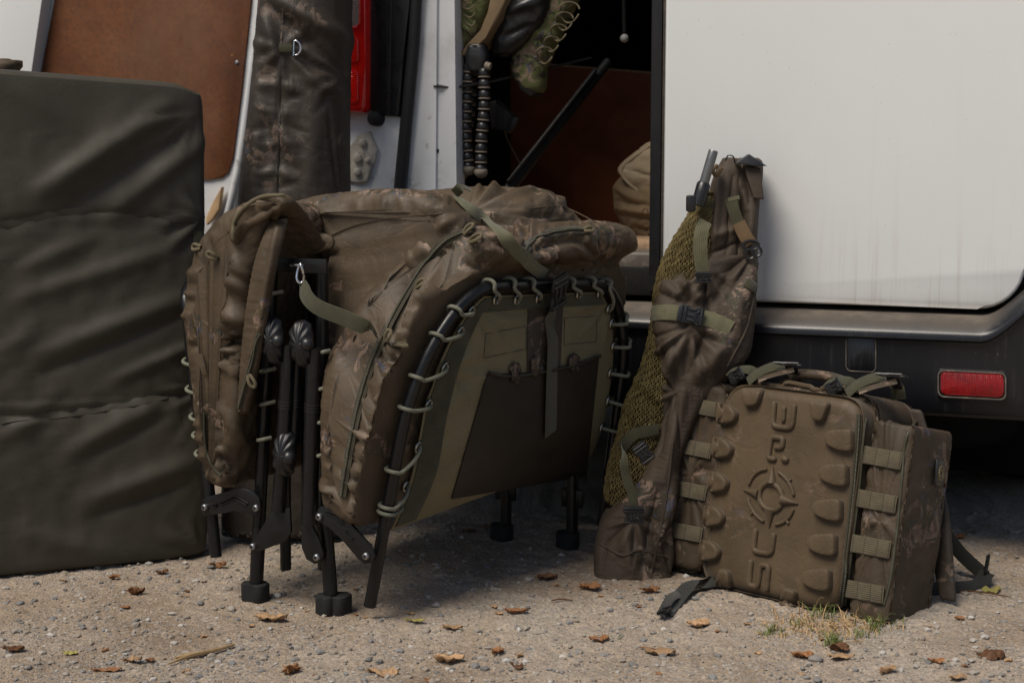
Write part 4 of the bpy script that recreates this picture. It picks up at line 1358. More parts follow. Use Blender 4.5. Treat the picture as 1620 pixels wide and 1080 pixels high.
def hook(p, d, n, L=.03, r=.0036):
    """short cord end showing behind a frame tube"""
    tube('bungee_cord', np.array([p, p + d * L * .3 + n * .010, p + d * L * .7 + n * .012, p + d * L + n * .002]), r, M['bungee'], bed, 8, sm=16)
for x, y in ((303, 568), (309, 622), (313, 660), (317, 690), (322, 722)):
    i = np.argmin(np.linalg.norm(proj(LPc[:40]) - np.array([x, y]), axis=1)); c = LPc[i]
    r = TR + .0036
    tube('bungee_cord', np.array([c + BD * r * math.cos(a) * -1 + BE * r * math.sin(a) * -1.25 + UP * .004 * a for a in np.linspace(-.6, 3.0, 14)]), .0034, M['bungee'], bed, 8)
for x, y, L in ((414, 470, .05), (413, 588, .035), (412, 640, .035), (408, 696, .032), (511, 557, .016), (508, 615, .014), (506, 668, .014), (505, 720, .014)):
    p = pn(x, y, -.02 if x > 450 else -.005)
    hook(p, unit(BE + UP * .25), -BD, L)

# legs: uprights, folded telescopic legs with swivel feet, feet on the ground
def leg(name, a, b, r, mat='tube', seg=14, parent=None): return tube(name, np.array([a, lerp(a, b, .5), b]), r, M[mat], parent or bed, seg)
def foot_block(c, w, h, two=False):
    bm = bmesh.new()
    for k in range(2 if two else 1):
        cc = c + BE * (.013 if k else -.006 if two else 0) + BD * (.006 if k else -.004 if two else 0)
        ang = np.linspace(0, 2 * math.pi, 20, endpoint=False)
        lp = superloop(32, 3.0)
        bm_prism(bm, [cc + BE * w * x * (.72 if two else 1) + BD * w * .8 * y for x, y in lp], UP * h, .003, 2)
    return bm_obj('foot', bm, M['rubber'], bed)
f1, f2 = gp(398, 952), gp(519, 972)
f1z = f1 + BD * .012; f2z = f2 + BD * .012
leg('upright', pn(433, 365, .012), pn(406, 905, .012), .0118)
leg('leg', pn(410, 832, .012), f1z + UP * .006, .0128)
foot_block(f1z, .025, .033)
leg('upright', pn(509, 415, .03), pn(513, 900, .012), .0118)
leg('leg', pn(513, 800, .012), f2z + UP * .006, .0128)
foot_block(f2z, .026, .034, True)
def swivel_foot(cx, cy, w, h, ang, dd=-.03):
    """dished mud foot folded up on a ball joint: half shell with ribs"""
    c = pn(cx, cy, dd)
    ax = unit(BE * math.cos(ang) + UP * math.sin(ang)); ay = unit(-BE * math.sin(ang) + UP * math.cos(ang))
    rows = []
    for r, dep in ((1.0, 0.0), (1.02, .005), (.9, .012), (.62, .019), (.3, .024), (.02, .025)):
        rows.append([c + ax * w * r * (math.cos(a) if math.cos(a) < 0 else math.cos(a) * .62) + ay * h * r * math.sin(a) + (-BD) * (dep + .004 * math.cos(3 * a) * r * r + .0028 * math.cos(10 * a) * r) for a in np.linspace(0, 2 * math.pi, 60, endpoint=False)])
    sf = grid('swivel_foot', np.array(rows), M['black_plastic'], bed, closed=True, cap=True)
    j = c + ax * w * .5 - BD * .018
    kk = np.linspace(0, math.pi, 9)
    tube('ball_joint', np.array([j + ay * .012 * math.cos(a) for a in kk]), np.maximum(.001, .012 * np.sin(kk)), M['black_plastic'], sf, 12)
    return sf
def tele(x0, y0, x1, y1, r, dd, rings=()):
    a, b = pn(x0, y0, dd), pn(x1, y1, dd)
    o = leg('folded_leg', a, b, r)
    for t in rings:
        p = lerp(a, b, t); d = unit(b - a)
        for k in (-1, 0, 1): tube('collar_ring', np.array([p + d * (k * .0055 - .0012), p + d * (k * .0055 + .0012)]), r + .0011, M['black_plastic'], o, 14)
swivel_foot(438, 538, .031, .040, .1)
swivel_foot(484, 543, .031, .040, .1)
tele(457, 545, 455, 600, .0095, -.035); tele(456, 572, 449, 700, .0135, -.03, (.52,))
tele(499, 550, 497, 600, .0095, -.035); tele(497, 575, 489, 828, .0142, -.03, (.27,))
tele(470, 555, 464, 702, .0125, -.015, (.55,))
swivel_foot(456, 718, .029, .040, -.1)
tele(445, 745, 440, 808, .0125, -.02)
# brackets with slots and bolts
def bolt_at(p, n, parent, r=.0062):
    tube('bolt', np.array([p - n * .004, p + n * .003, p + n * .0045]), [r, r, r * .75], M['bolt'], parent, 12)
    tube('bolt_hole', np.array([p + n * .002, p + n * .0049]), [r * .42, r * .42], M['dark'], parent, 8)
def bracket(px_out, dd, bolts, slots=(), th=.006):
    o = prism('hinge_bracket', [pn(x, y, dd) for x, y in px_out], BD * th, M['bracket'], bed, .0016, 2)
    for x, y in bolts: bolt_at(pn(x, y, dd - .002), -BD, o)
    for sl in slots:
        P = np.array([pn(x, y, dd - .0012) for x, y in sl])
        tube('slot_rim', P, .0016, M['bracket'], o, 6, closed=True)
        prism('slot', [pn(x, y, dd - .0008) for x, y in sl], BD * .002, M['under'], o)
    return o
bracket([(318, 793), (322, 787), (370, 774), (386, 772), (400, 777), (410, 788), (412, 803), (407, 813), (398, 816), (370, 806), (352, 812), (322, 816), (317, 806)], -.022, [(324, 802), (405, 803)],
        [[(337, 798), (343, 797), (343, 801), (337, 802)], [(348, 795), (372, 784), (392, 796), (390, 799), (371, 789), (350, 799)]])
bracket([(432, 803), (458, 803), (460, 842), (450, 856), (425, 866), (402, 875), (395, 868), (395, 860), (405, 848)], -.018, [(400, 864)])
bracket([(474, 808), (482, 808), (504, 852), (511, 876), (507, 890), (497, 892), (484, 884), (477, 866)], -.024, [(501, 881)])
bracket([(499, 812), (506, 801), (522, 799), (540, 808), (556, 832), (586, 862), (592, 878), (586, 890), (576, 892), (566, 884), (540, 852), (520, 832), (503, 825)], -.045, [(505, 817), (579, 879)],
        [[(516, 808), (532, 813), (544, 828), (540, 829), (529, 817), (515, 811)], [(548, 838), (560, 851), (557, 853), (546, 841)]])
bracket([(570, 868), (588, 868), (594, 880), (586, 888), (572, 886)], -.02, [])
cb = prism('crossbar', [pn(424, 407, -.01), pn(516, 410, -.01), pn(516, 433, -.01), pn(424, 429, -.01)], BD * .004, M['bracket'], bed, .001)
bolt_at(pn(425, 417, -.012), -BD, cb, .005)
leg('upright', pn(450, 420, .10), pn(452, 900, .10), .0105)
leg('upright', pn(485, 420, .14), pn(486, 840, .14), .0105)
# far end
for (x, y) in ((800, 853), (905, 866)):
    g0 = gp(x, y)
    leg('leg', g0 + UP * .004, g0 + UP * .34, .0125)
    foot_block(g0 - BE * .010, .024, .033)
    box('hinge_bracket', g0 + UP * .105, BE * .024, BD * .006, UP * .02, M['bracket'], bed, .004)
g0 = gp(742, 830)
leg('leg', g0 + UP * .055, g0 + UP * .36, .0115)

# strap with the snap hook at the front, and the closing strap with its buckle
sp = [pn(478, 446, -.03), pn(486, 470, -.055), pn(505, 487, -.062), pn(545, 503, -.062), pn(580, 518, -.058), pn(592, 524, -.02)]
ribbon('end_strap', np.array(sp), [-BD, -BD + BE * .2, -BD, -BD, -BD, -BD], [.020, .024, .027, .027, .027, .027] * 1 and np.interp(np.linspace(0, 1, 40), [0, .25, 1], [.016, .026, .028]), M['webd'], bed, .002, 40)
ts = np.linspace(0, 2 * math.pi, 22, endpoint=False)
hc = pn(475, 432, -.035)
tube('snap_hook', np.array([hc + BE * .0065 * math.cos(a) + UP * .017 * math.sin(a) - BD * .003 * math.sin(2 * a) for a in ts]), .0024, M['chrome'], bed, 8, closed=True)
tube('snap_hook', np.array([pn(460, 421, -.03), pn(468, 419, -.034), pn(480, 421, -.034)]), .0026, M['chrome'], bed, 8)
P, Nn = S_bagseat.path([(722, 318), (742, 334), (775, 358), (802, 380), (832, 410), (858, 432)], .004, 50, 8)
for _ in range(12): P[1:-1] = (P[:-2] + 2 * P[1:-1] + P[2:]) / 4
ribbon('closing_strap', P + Nn * .003, Nn, .025, M['web'], bed, .002)
i = np.argmin(np.linalg.norm(tpx - np.array([866, 441]), axis=1)); tc = TP[i]
bk = [P[-1] + Nn[-1] * .003, tc + pnrm * .017 + UP * .006, tc + pnrm * .019 - UP * .012]
sd = [tc + pnrm * .016 - UP * .03] + [S_seat.hit(x, y, .008)[0] for x, y in ((868, 500), (869, 540), (868, 590), (867, 640), (866, 684))]
ribbon('closing_strap', np.array(sd), pnrm, .044, M['webd'], bed, .002, 40)
def buckle(c, d, q, n, L=.045, W=.03, parent=None, mat='black_plastic', name='buckle'):
    """side-release buckle: ladder end, waisted body with two prongs and a centre bar"""
    bm = bmesh.new()
    out = [(-.5, -.42), (-.5, .42), (-.30, .5), (-.12, .5), (-.02, .36), (.10, .33), (.20, .46), (.34, .5), (.5, .42), (.5, -.42), (.34, -.5), (.20, -.46), (.10, -.33), (-.02, -.36), (-.12, -.5), (-.30, -.5)]
    bm_prism(bm, [c + d * x * L + q * y * W - n * .003 for x, y in out], n * .006, .0012, 2)
    for x in (-.38, -.22, .40): bm_box(bm, c + d * x * L + n * .004, d * L * .045, q * W * .46, n * .0025, .001, 1)
    for s in (-1, 1):
        bm_box(bm, c + d * .04 * L + q * s * W * .30 + n * .003, d * L * .16, q * W * .05, n * .003, .001, 1)
        bm_box(bm, c + d * .22 * L + q * s * W * .18 + n * .0035, unit(d + q * s * .8) * L * .14, unit(q - d * s * .8) * W * .045, n * .0025, .0008, 1)
    bm_box(bm, c + d * .05 * L + n * .003, d * L * .2, q * W * .07, n * .003, .001, 1)
    return bm_obj(name, bm, M[mat], parent)
bc = tc + pnrm * .021 - UP * .008
bdn = unit(proj(sd[1])[0] * 0 + (sd[1] - bk[0]))
bdn = unit(bdn - pnrm * (bdn @ pnrm))
buckle(bc, bdn, np.cross(bdn, pnrm), pnrm, .064, .056, bed)
tab_p, tab_n = S_bag.hit(712, 312, .01)
ribbon('strap_end', np.array([tab_p, tab_p + _R * .015 + UP * .012, tab_p + _R * .03 + UP * .006]), [tab_n, tab_n, tab_n], .02, M['webd'], bed, .002, 14)
# ------------------------------------------------------------------ backpack with the moulded front
QL, QR = gp(1111, 926), gp(1335, 979)
pr = unit(QR - QL); pbk = np.array([-pr[1], pr[0], 0])
la = math.radians(12)
pu = UP * math.cos(la) + pbk * math.sin(la)
pc = unit(pbk * math.cos(la) - UP * math.sin(la))               # into the pack
def K(a, b, c): return QL + pr * a + pu * b + pc * c
K0 = K
pack = thing('backpack', 'square brown camouflage backpack with moulded compass front standing on the gravel', 'backpack', K(.15, 0, .1) * np.array([1, 1, 0]))
S_pack = Surf()
def block(name, a0, a1, b0, b1, c0, c1, mat, ex=6, nu=140, nv=34, caps=(.02, .02), rid=(), parent=None, taper=0.0, **kw):
    """soft box: lofted from its front to its back"""
    ca, cb = (a0 + a1) / 2, (b0 + b1) / 2
    ks = []
    for t in np.linspace(0, 1, 5):
        ks.append((K(ca, cb, c0 + (c1 - c0) * t), pr * (a1 - a0) / 2 * (1 - taper * (1 - t)), pu * (b1 - b0) / 2 * (1 - taper * (1 - t))))
    P = loft(ks, nu, nv, ex, caps, 6)
    f = outward(P)
    if rid: P = ridges(P, True, rid, f)
    if kw:
        a = dict(exu=1.02, exv=1.03, iters=60, kf=.04, kt=.05, kb=.25, amp=.003, nscale=30, lim=(-.006, .008), seed=1); a.update(kw)
        P = cloth(P, True, flip=f, **a)
    return S_pack.add(grid(name, P, mat, parent or pack, closed=True, cap=True))
body = block('main_compartment', -.016, .296, .006, .398, .035, .205, M['pack'], 7, 160, 40, (.02, .03), exu=1.02, exv=1.02, seed=2)
front = block('front_panel', -.014, .292, .003, .390, .0, .05, M['eva'], 8, 160, 12, (.024, .008), taper=.012)
rp = block('side_pocket', .302, .380, .002, .352, .016, .168, M['pack'], 11, 140, 40, (.009, .012),
           [(1385, 690, 1420, 700, 6, -.006), (1370, 750, 1415, 760, 9, .006), (1365, 820, 1405, 830, 9, .006), (1355, 890, 1400, 900, 9, .006), (1390, 668, 1430, 690, 8, .006), (1460, 780, 1490, 900, 14, .004)] + fan(1400, 745, 30, 150, 7, 40, 4, .005) + fan(1395, 815, 30, 330, 9, 36, 4, .005) + fan(1385, 885, 30, 330, 9, 36, 4, .005) + fan(1400, 690, 20, 340, 9, 40, 4, .005),
           exu=1.03, exv=1.018, seed=5)
lp_ = block('side_pocket', -.148, -.020, .016, .386, .028, .165, M['pack'], 5, 120, 36, (.02, .02),
            [(1085, 670, 1125, 690, 7, -.007), (1080, 735, 1120, 750, 8, -.007), (1075, 800, 1110, 815, 8, -.007), (1095, 660, 1120, 690, 6, .006), (1080, 720, 1110, 745, 7, .006), (1100, 610, 1140, 620, 8, .005)] + fan(1105, 675, 0, 330, 9, 34, 4, .006) + fan(1098, 742, 0, 330, 9, 34, 4, .006) + fan(1090, 808, 0, 330, 9, 34, 4, .006),
            exu=1.04, exv=1.02, seed=7)
# piping and the zip groove beside the moulded panel
def zz(x, y): return (1040 + .463 * x, 540 + .463 * y)
def ptube(name, pts, r, mat, parent, off=.0, n=40):
    P, Nn = S_pack.path(pts, off, n); return tube(name, P, r, M[mat], parent, 7)
ptube('piping', [zz(712, 262), zz(702, 330), zz(688, 500), zz(664, 700), zz(640, 900)], .0024, 'coil', rp, .001, 60)
ptube('piping', [zz(992, 262), zz(900, 268), zz(866, 296), zz(846, 350), zz(838, 450), zz(820, 640), zz(795, 820), zz(775, 900)], .0026, 'coil', rp, .001, 70)
zip_on(S_pack, [zz(690, 250), zz(680, 400), zz(655, 640), zz(625, 900)], body, 70, .012, .0026)
ptube('piping', [zz(330, 118), zz(420, 132), zz(520, 150), zz(620, 178)], .0048, 'eva', body, .004, 40)
# raised rubber pads of the moulded panel
def pad(z_pts, h=.0145, S=S_pack, parent=front, mat='eva', name='moulded_pad'):
    loop = catmull([zz(*q) for q in z_pts], 32, closed=True)
    # keep corners: blend with straight-sided polygon
    poly = []
    m = len(z_pts)
    per = [np.array(zz(*q)) for q in z_pts]
    seg = [np.linalg.norm(per[(i + 1) % m] - per[i]) for i in range(m)]
    tot = sum(seg)
    for k in range(32):
        d = tot * k / 32; i = 0
        while d > seg[i]: d -= seg[i]; i += 1
        poly.append(lerp(per[i], per[(i + 1) % m], d / seg[i]))
    poly = np.array(poly)
    for _ in range(2): poly = (np.roll(poly, 1, 0) + 2 * poly + np.roll(poly, -1, 0)) / 4
    c = poly.mean(0); rows = []
    size = np.linalg.norm(poly - c, axis=1).mean()
    for ins, hh in ((0, -.003), (.2, .35), (.8, .75), (1.8, .95), (3.2, 1.0), (7, 1.03)):
        row = []
        for q in poly:
            q2 = c + (q - c) * max(.12, 1 - ins / size)
            p, n = S.hit(q2[0], q2[1], 0)
            row.append(p + (-pc) * (h * hh if hh > 0 else hh))
        rows.append(row)
    rows.append([lerp(r_, np.mean(rows[-1], 0), .7) for r_ in rows[-1]])
    return grid(name, np.array(rows), M[mat], parent, closed=True, cap=True)
S_front = Surf(); S_front.add(front)
_hit0 = S_front.hit
def _front_hit(x, y, off=0.0):
    p, n = _hit0(x, y, off)
    if p is None: p, n = onpl(x, y, K(0, 0, .004), pc), -pc
    return p, n
S_front.hit = _front_hit
for x, y in ((208, 205), (193, 322), (178, 438), (164, 554), (150, 671)):
    pad([(x + 8, y), (x + 52, y + 14), (x + 74, y + 42), (x + 66, y + 72), (x + 4, y + 82), (x + 2, y + 40)], S=S_front)
for x, y in ((572, 300), (552, 418), (532, 537), (513, 655), (494, 775)):
    pad([(x + 14, y + 6), (x + 60, y), (x + 106, y), (x + 106, y + 80), (x + 62, y + 76), (x + 22, y + 60), (x, y + 36)], S=S_front)
pad([(292, 158), (372, 158), (350, 222), (308, 226)], S=S_front); pad([(524, 205), (598, 208), (574, 276), (538, 272)], S=S_front)
pad([(222, 772), (254, 782), (262, 848), (206, 834)], S=S_front); pad([(440, 838), (482, 850), (480, 910), (424, 902)], S=S_front)
# embossed lettering reading upwards: S C (compass) P E
def stroke(name, zp, w=.0054, parent=front, closed=False, smooth=1):
    P = [S_front.hit(*zz(*q), 0)[0] for q in zp]
    P = np.array([p - pc * .0022 for p in P])
    pts = []
    for i in range(len(P) - (0 if closed else 1)):
        pts += [lerp(P[i], P[(i + 1) % len(P)], t) for t in np.linspace(0, 1, 7, endpoint=False)]
    if not closed: pts.append(P[-1])
    pts = np.array(pts)
    for _ in range(3):
        if closed: pts = (np.roll(pts, 1, 0) + 2 * pts + np.roll(pts, -1, 0)) / 4
        else: pts[1:-1] = (pts[:-2] + 2 * pts[1:-1] + pts[2:]) / 4
    if not closed:
        d0, d1 = unit(pts[0] - pts[1]), unit(pts[-1] - pts[-2])
        pts = np.concatenate([[pts[0] + d0 * w * .8, pts[0] + d0 * w * .45], pts, [pts[-1] + d1 * w * .45, pts[-1] + d1 * w * .8]])
        r = np.full(len(pts), w); r[0] = r[-1] = w * .45; r[1] = r[-2] = w * .85
    else: r = np.full(len(pts), w)
    return tube(name, pts, r, M['eva'], parent, 10, closed=closed)
stroke('letter_e', [(402, 212), (396, 290), (462, 298), (470, 222)]); stroke('letter_e', [(436, 228), (432, 270)], .0046)
stroke('letter_p', [(408, 362), (428, 362), (432, 330), (392, 326), (380, 398), (402, 402)]); stroke('letter_p', [(434, 400), (442, 404)], .0066)
stroke('letter_c', [(338, 645), (330, 716), (392, 726), (400, 660)])
stroke('letter_s', [(322, 752), (316, 832), (346, 838), (354, 762), (384, 766), (376, 846)])
cx, cy = 390, 530
def el(a, r): return (cx + r * math.cos(a) * .86 - r * math.sin(a) * .06, cy + r * math.sin(a) * 1.0 + r * math.cos(a) * .22)
stroke('compass_ring', [el(a, 46) for a in np.linspace(0, 2 * math.pi, 20, endpoint=False)], .0052, closed=True)
for a0 in (.28, 1.85, 3.42, 4.99):
    stroke('compass_arc', [el(a, 92) for a in np.linspace(a0, a0 + 1.0, 8)], .0034)
    stroke('compass_tick', [el(a0 + .5, 94), el(a0 + .5, 104)], .0028)
for a, L in ((-math.pi / 2, 104), (0, 108), (math.pi / 2, 104), (math.pi, 110)):
    P = [S_front.hit(*zz(*el(a, r)), 0)[0] - pc * .0026 for r in (46, 60, 80, L)]
    tube('compass_point', np.array(P), [.0105, .0078, .0046, .0010], M['eva'], front, 8)
# webbing ladders on both side pockets
def molle(px0, px1, w, cols, parent):
    a, b = np.array(px0, float), np.array(px1, float)
    pts = [lerp(a, b, t) for t in np.linspace(0, 1, 25)]
    P, Nn = S_pack.path([tuple(q) for q in pts], 0, 25, 5)
    N0 = unit(Nn.mean(0))
    line = np.array([lerp(P[0], P[-1], t) for t in np.linspace(0, 1, len(P))])
    d = ((P - line) @ N0).max()
    t = np.linspace(0, 1, len(P))
    P = line + N0 * (max(0, d) * .7 + .003 + .003 * np.abs(np.sin(math.pi * cols * t)))[:, None]
    o = ribbon('webbing_loop', P, N0, w, M['molle'], parent, .002)
    T = unit(P[-1] - P[0]); q = np.cross(N0, T)
    for k in range(cols + 1):
        i = int(round((len(P) - 1) * min(.97, max(.03, k / cols))))
        tube('stitch', np.array([P[i] - q * w * .47 + N0 * .0014, P[i] + q * w * .47 + N0 * .0014]), .0007, M['webd'], o, 4)
for y, xs in ((385, (704, 836)), (533, (686, 818)), (687, (664, 796)), (840, (644, 776))):
    molle(zz(xs[0], y), zz(xs[1], y + 24), .031, 3, rp)
for y, xs in ((212, (88, 212)), (355, (76, 188)), (498, (62, 170)), (640, (44, 156))):
    molle(zz(xs[0], y), zz(xs[1], y + 22), .029, 2, lp_)
# badge on the outer face of the right-hand pocket
bp, bn = S_pack.hit(1484, 748, .0015)
bx = unit(pc - bn * (pc @ bn)); by = np.cross(bn, bx); by = by if by[2] > 0 else -by
badge = box('badge', bp + bn * .001, bx * .0195, by * .0235, bn * .0025, M['black_plastic'], pack, .002)
M['gold'] = plain('dull gold badge print', (.17, .14, .075), .55, .4)
tube('badge_emblem', np.array([bp + bn * .0042 + bx * .011 * math.cos(a) + by * .012 * math.sin(a) for a in np.linspace(0, 2 * math.pi, 24, endpoint=False)]), .0013, M['gold'], badge, 6, closed=True)
tube('badge_emblem', np.array([bp + bn * .0042 + bx * .005 * math.cos(a) + by * .0055 * math.sin(a) for a in np.linspace(0, 2 * math.pi, 16, endpoint=False)]), .0011, M['gold'], badge, 6, closed=True)
for a in np.linspace(0, 2 * math.pi, 8, endpoint=False):
    tube('badge_emblem', np.array([bp + bn * .004 + bx * .0055 * math.cos(a) + by * .006 * math.sin(a), bp + bn * .004 + bx * .0145 * math.cos(a) + by * .016 * math.sin(a)]), [.0014, .0004], M['gold'], badge, 5)
# straps and buckles on top
def arc_strap(pts, w, mat='webd', n=30, name='top_strap', nrm=None, th=.0022):
    P = np.array(pts)
    Nr = np.array([nrm if nrm is not None else -pc * .5 + UP for _ in P])
    return ribbon(name, P, Nr, w, M[mat], pack, th, n)
def top_group(a, flip=1):
    K = lambda p, q, r: K0(p, q - .002, r)
    arc_strap([K(a - .035, .400, .02), K(a - .03, .412, .03), K(a - .01, .418, .045), K(a + .01, .402, .06)], .024, nrm=unit(UP - pc))
    arc_strap([K(a + .0, .395, .03), K(a + .02, .416, .035), K(a + .05, .432, .05), K(a + .07, .420, .075), K(a + .075, .398, .085)], .026, nrm=unit(UP - pc))
    arc_strap([K(a + .03, .40, .02), K(a + .05, .412, .03), K(a + .085, .428, .05)], .018, 'pack', nrm=unit(UP - pc * .5))
    d = unit(pr + UP * .35)
    buckle(K(a - .022, .402, .022), unit(pr * .8 + pu * .6), unit(np.cross(unit(pr * .8 + pu * .6), -pc)), unit(UP * .6 - pc), .034, .026, pack)
    buckle(K(a + .075, .428, .06), unit(pc * .7 - pu * .7), pr, unit(UP), .03, .028, pack)
    tube('tri_glide', np.array([K(a + .052, .437, .03), K(a + .095, .441, .045), K(a + .1, .439, .062), K(a + .058, .435, .048)]), .0019, M['black_plastic'], pack, 7, closed=True)
top_group(.018); top_group(.232)
hk = catmull([K(.07, .396, .07), K(.095, .418, .075), K(.145, .422, .078), K(.195, .416, .075), K(.215, .396, .07)], 40)
tube('carry_handle', hk, .010, M['pack'], pack, 12)
# right shoulder strap hanging out behind, its webbing and the belt end lying at the left
sk = [(K(.28, .385, .185), pr * .022, pc * .007), (K(.315, .30, .195), pr * .022, pc * .007), (K(.35, .21, .20), pr * .022, pc * .008), (K(.375, .12, .20), pr * .02, pc * .008), (K(.395, .05, .20), pr * .016, pc * .006)]
grid('shoulder_strap', loft(sk, 30, 40, 2.8, (.006, .006), 3), M['strip'], pack, closed=True, cap=True)
b0 = gp(1556, 930)
w1 = [at(1492, 838, 2.86), at(1520, 875, 2.85), at(1552, 905, 2.83), at(1560, 918, 2.81)]
arc_strap(w1, .026, nrm=np.array([-.5, -.8, .4]), name='strap_webbing', mat='blackweb')
w2 = [at(1562, 905, 2.80), at(1545, 930, 2.77), at(1510, 942, 2.75), at(1470, 962, 2.74)]
w2 = [q if q[2] > .006 else np.array([q[0], q[1], .006]) for q in w2]
arc_strap(w2, .028, nrm=np.array([-.3, -.7, .75]), name='strap_webbing', mat='blackweb')
buckle(at(1562, 893, 2.805), unit(np.array([.15, 0, 1])), np.array([.3, .95, 0]), unit(np.array([-.9, -.4, .1])), .036, .03, pack)
def on_ground(x, y, h=.003):
    p = gp(x, y); return np.array([p[0], p[1], gz(p[0], p[1]) + h])
w3 = [on_ground(1150, 925, .012), on_ground(1120, 930, .010), on_ground(1090, 940, .014), on_ground(1068, 956, .008), on_ground(1052, 975, .006)]
arc_strap(w3, .026, nrm=np.array([.1, -.5, 1]), name='belt_webbing', mat='blackweb')
arc_strap([on_ground(1075, 948, .012), on_ground(1060, 962, .02), on_ground(1045, 982, .010)], .016, nrm=np.array([.4, -.6, .8]), name='belt_webbing', mat='blackweb')
buckle(on_ground(1111, 940, .016), unit(on_ground(1090, 950) - on_ground(1130, 930)), unit(np.array([.5, .8, .3])), unit(np.array([0, -.6, .8])), .046, .034, pack)
buckle(on_ground(1050, 977, .012), unit(on_ground(1042, 988) - on_ground(1060, 962)), unit(np.array([.9, .1, .2])), unit(np.array([0, -.6, .8])), .034, .022, pack)
# ------------------------------------------------------------------ rod quiver leaning on the van and the landing net strapped to it
def keyed(rows, hd_dir=None):
    ks = []
    for y, xl, xr, Y, hd in rows:
        a, b = at(xl, y, Y), at(xr, y, Y)
        ks.append(((a + b) / 2, (b - a) / 2, np.array([.02, 1.0, .1]) * hd))
    return ks
g_ = gp(1005, 905)
quiv = thing('rod_quiver', 'slim brown camouflage rod quiver with olive straps leaning on the white van door', 'quiver', np.array([g_[0], 2.9, 0]))
net = thing('landing_net', 'golden mesh landing net with grey pole strapped along the rod quiver', 'landing net', np.array([g_[0] - .03, 2.92, 0]))
S_q = Surf()
def soft(name, rows, nu, nv, mat, ex, caps, rid, **kw):
    P = loft(keyed(rows), nu, nv, ex, caps, 4)
    f = outward(P)
    P = ridges(P, True, [(*q[:5], q[5] * 1.4) for q in rid], f)
    a = dict(exu=1.045, exv=1.035, iters=80, kf=.035, kt=.05, kb=.15, amp=.004, nscale=28, lim=(-.009, .012), seed=1); a.update(kw)
    P = cloth(P, True, flip=f, **a)
    return S_q.add(grid(name, P, mat, quiv, closed=True, cap=True))
qb_ = soft('quiver_body', [(922, 944, 1060, 2.875, .05), (905, 940, 1062, 2.88, .052), (860, 942, 1062, 2.89, .054), (810, 958, 1064, 2.905, .056), (760, 1004, 1070, 2.92, .054), (700, 1034, 1084, 2.935, .052), (640, 1040, 1112, 2.95, .055), (600, 1042, 1146, 2.955, .06), (560, 1038, 1182, 2.955, .064), (520, 1032, 1191, 2.965, .064), (470, 1036, 1195, 2.975, .06), (436, 1050, 1197, 2.985, .052), (412, 1090, 1196, 2.995, .04), (398, 1118, 1192, 3.0, .03)],
     150, 220, M['quiver'], 3.0, (.016, .02),
     [(1118, 420, 1118, 500, 7, -.016), (1075, 450, 1110, 470, 10, .010), (1118, 520, 1092, 590, 8, -.014), (1065, 530, 1060, 590, 12, .012), (1150, 540, 1110, 590, 14, .014), (1170, 450, 1165, 540, 12, .008), (1045, 540, 1050, 600, 6, -.008),
      (1080, 620, 1050, 760, 10, .010), (1060, 640, 1040, 720, 6, -.010), (1070, 760, 1030, 880, 10, .010), (990, 830, 1000, 910, 12, .010), (1040, 780, 1015, 900, 7, -.010), (960, 850, 950, 900, 8, -.006), (1160, 420, 1130, 470, 8, -.007)] + fan(1093, 482, 20, 160, 9, 70, 6, .007) + fan(1093, 515, 200, 340, 10, 80, 6, .008) + fan(1116, 425, 200, 340, 8, 70, 6, .007) + fan(1192, 400, 180, 260, 6, 80, 6, .006) + fan(1070, 620, 90, 280, 9, 80, 5, .006) + fan(1005, 820, 180, 350, 9, 70, 5, .006) + fan(1060, 910, 70, 160, 7, 70, 5, .005), seed=3, kb=.05, nscale=44)
ls = soft('rod_sleeve', [(425, 1112, 1168, 2.99, .03), (380, 1116, 1168, 3.0, .03), (330, 1119, 1172, 3.015, .03), (290, 1126, 1174, 3.03, .029), (264, 1137, 1173, 3.04, .026), (250, 1144, 1168, 3.045, .018)],
     90, 120, M['quiver'], 2.4, (.012, .01), [(1140, 270, 1130, 380, 6, .007), (1160, 280, 1150, 400, 7, -.007), (1122, 400, 1165, 385, 6, -.008), (1130, 375, 1165, 360, 8, .006)], seed=5, exu=1.06)
rs = soft('rod_sleeve', [(425, 1148, 1199, 3.0, .03), (370, 1156, 1197, 3.015, .03), (320, 1160, 1201, 3.03, .03), (280, 1161, 1206, 3.045, .03), (258, 1164, 1206, 3.05, .026), (250, 1170, 1200, 3.05, .018)],
     90, 120, M['quiver'], 2.4, (.012, .01), [(1175, 300, 1168, 390, 6, -.008), (1190, 320, 1185, 390, 7, .007), (1168, 270, 1180, 330, 6, .007)], seed=6, exu=1.06)
P = [at(1176, 262, 3.0), at(1204, 266, 3.0), at(1209, 316, 2.985), at(1193, 314, 2.985)]
prism('pocket_flap', P, np.array([0, .016, 0]), M['quiver'], quiv, .004, 3)
prism('flap_top', [at(1165, 258, 2.99), at(1186, 244, 2.99), at(1214, 263, 2.99), at(1190, 262, 2.985)], np.array([0, .03, .0]), M['blacknylon'], quiv, .003)
tube('drawcord', np.array([at(1148, 254, 3.0), at(1152, 246, 2.99), at(1160, 248, 2.99), at(1163, 258, 3.0)]), .0014, M['black_plastic'], quiv, 6, sm=16)
tube('drawcord', np.array([at(1134, 262, 3.0), at(1128, 270, 2.985), at(1133, 278, 2.985), at(1142, 266, 2.99)]), .004, M['lining'], quiv, 7, sm=16)
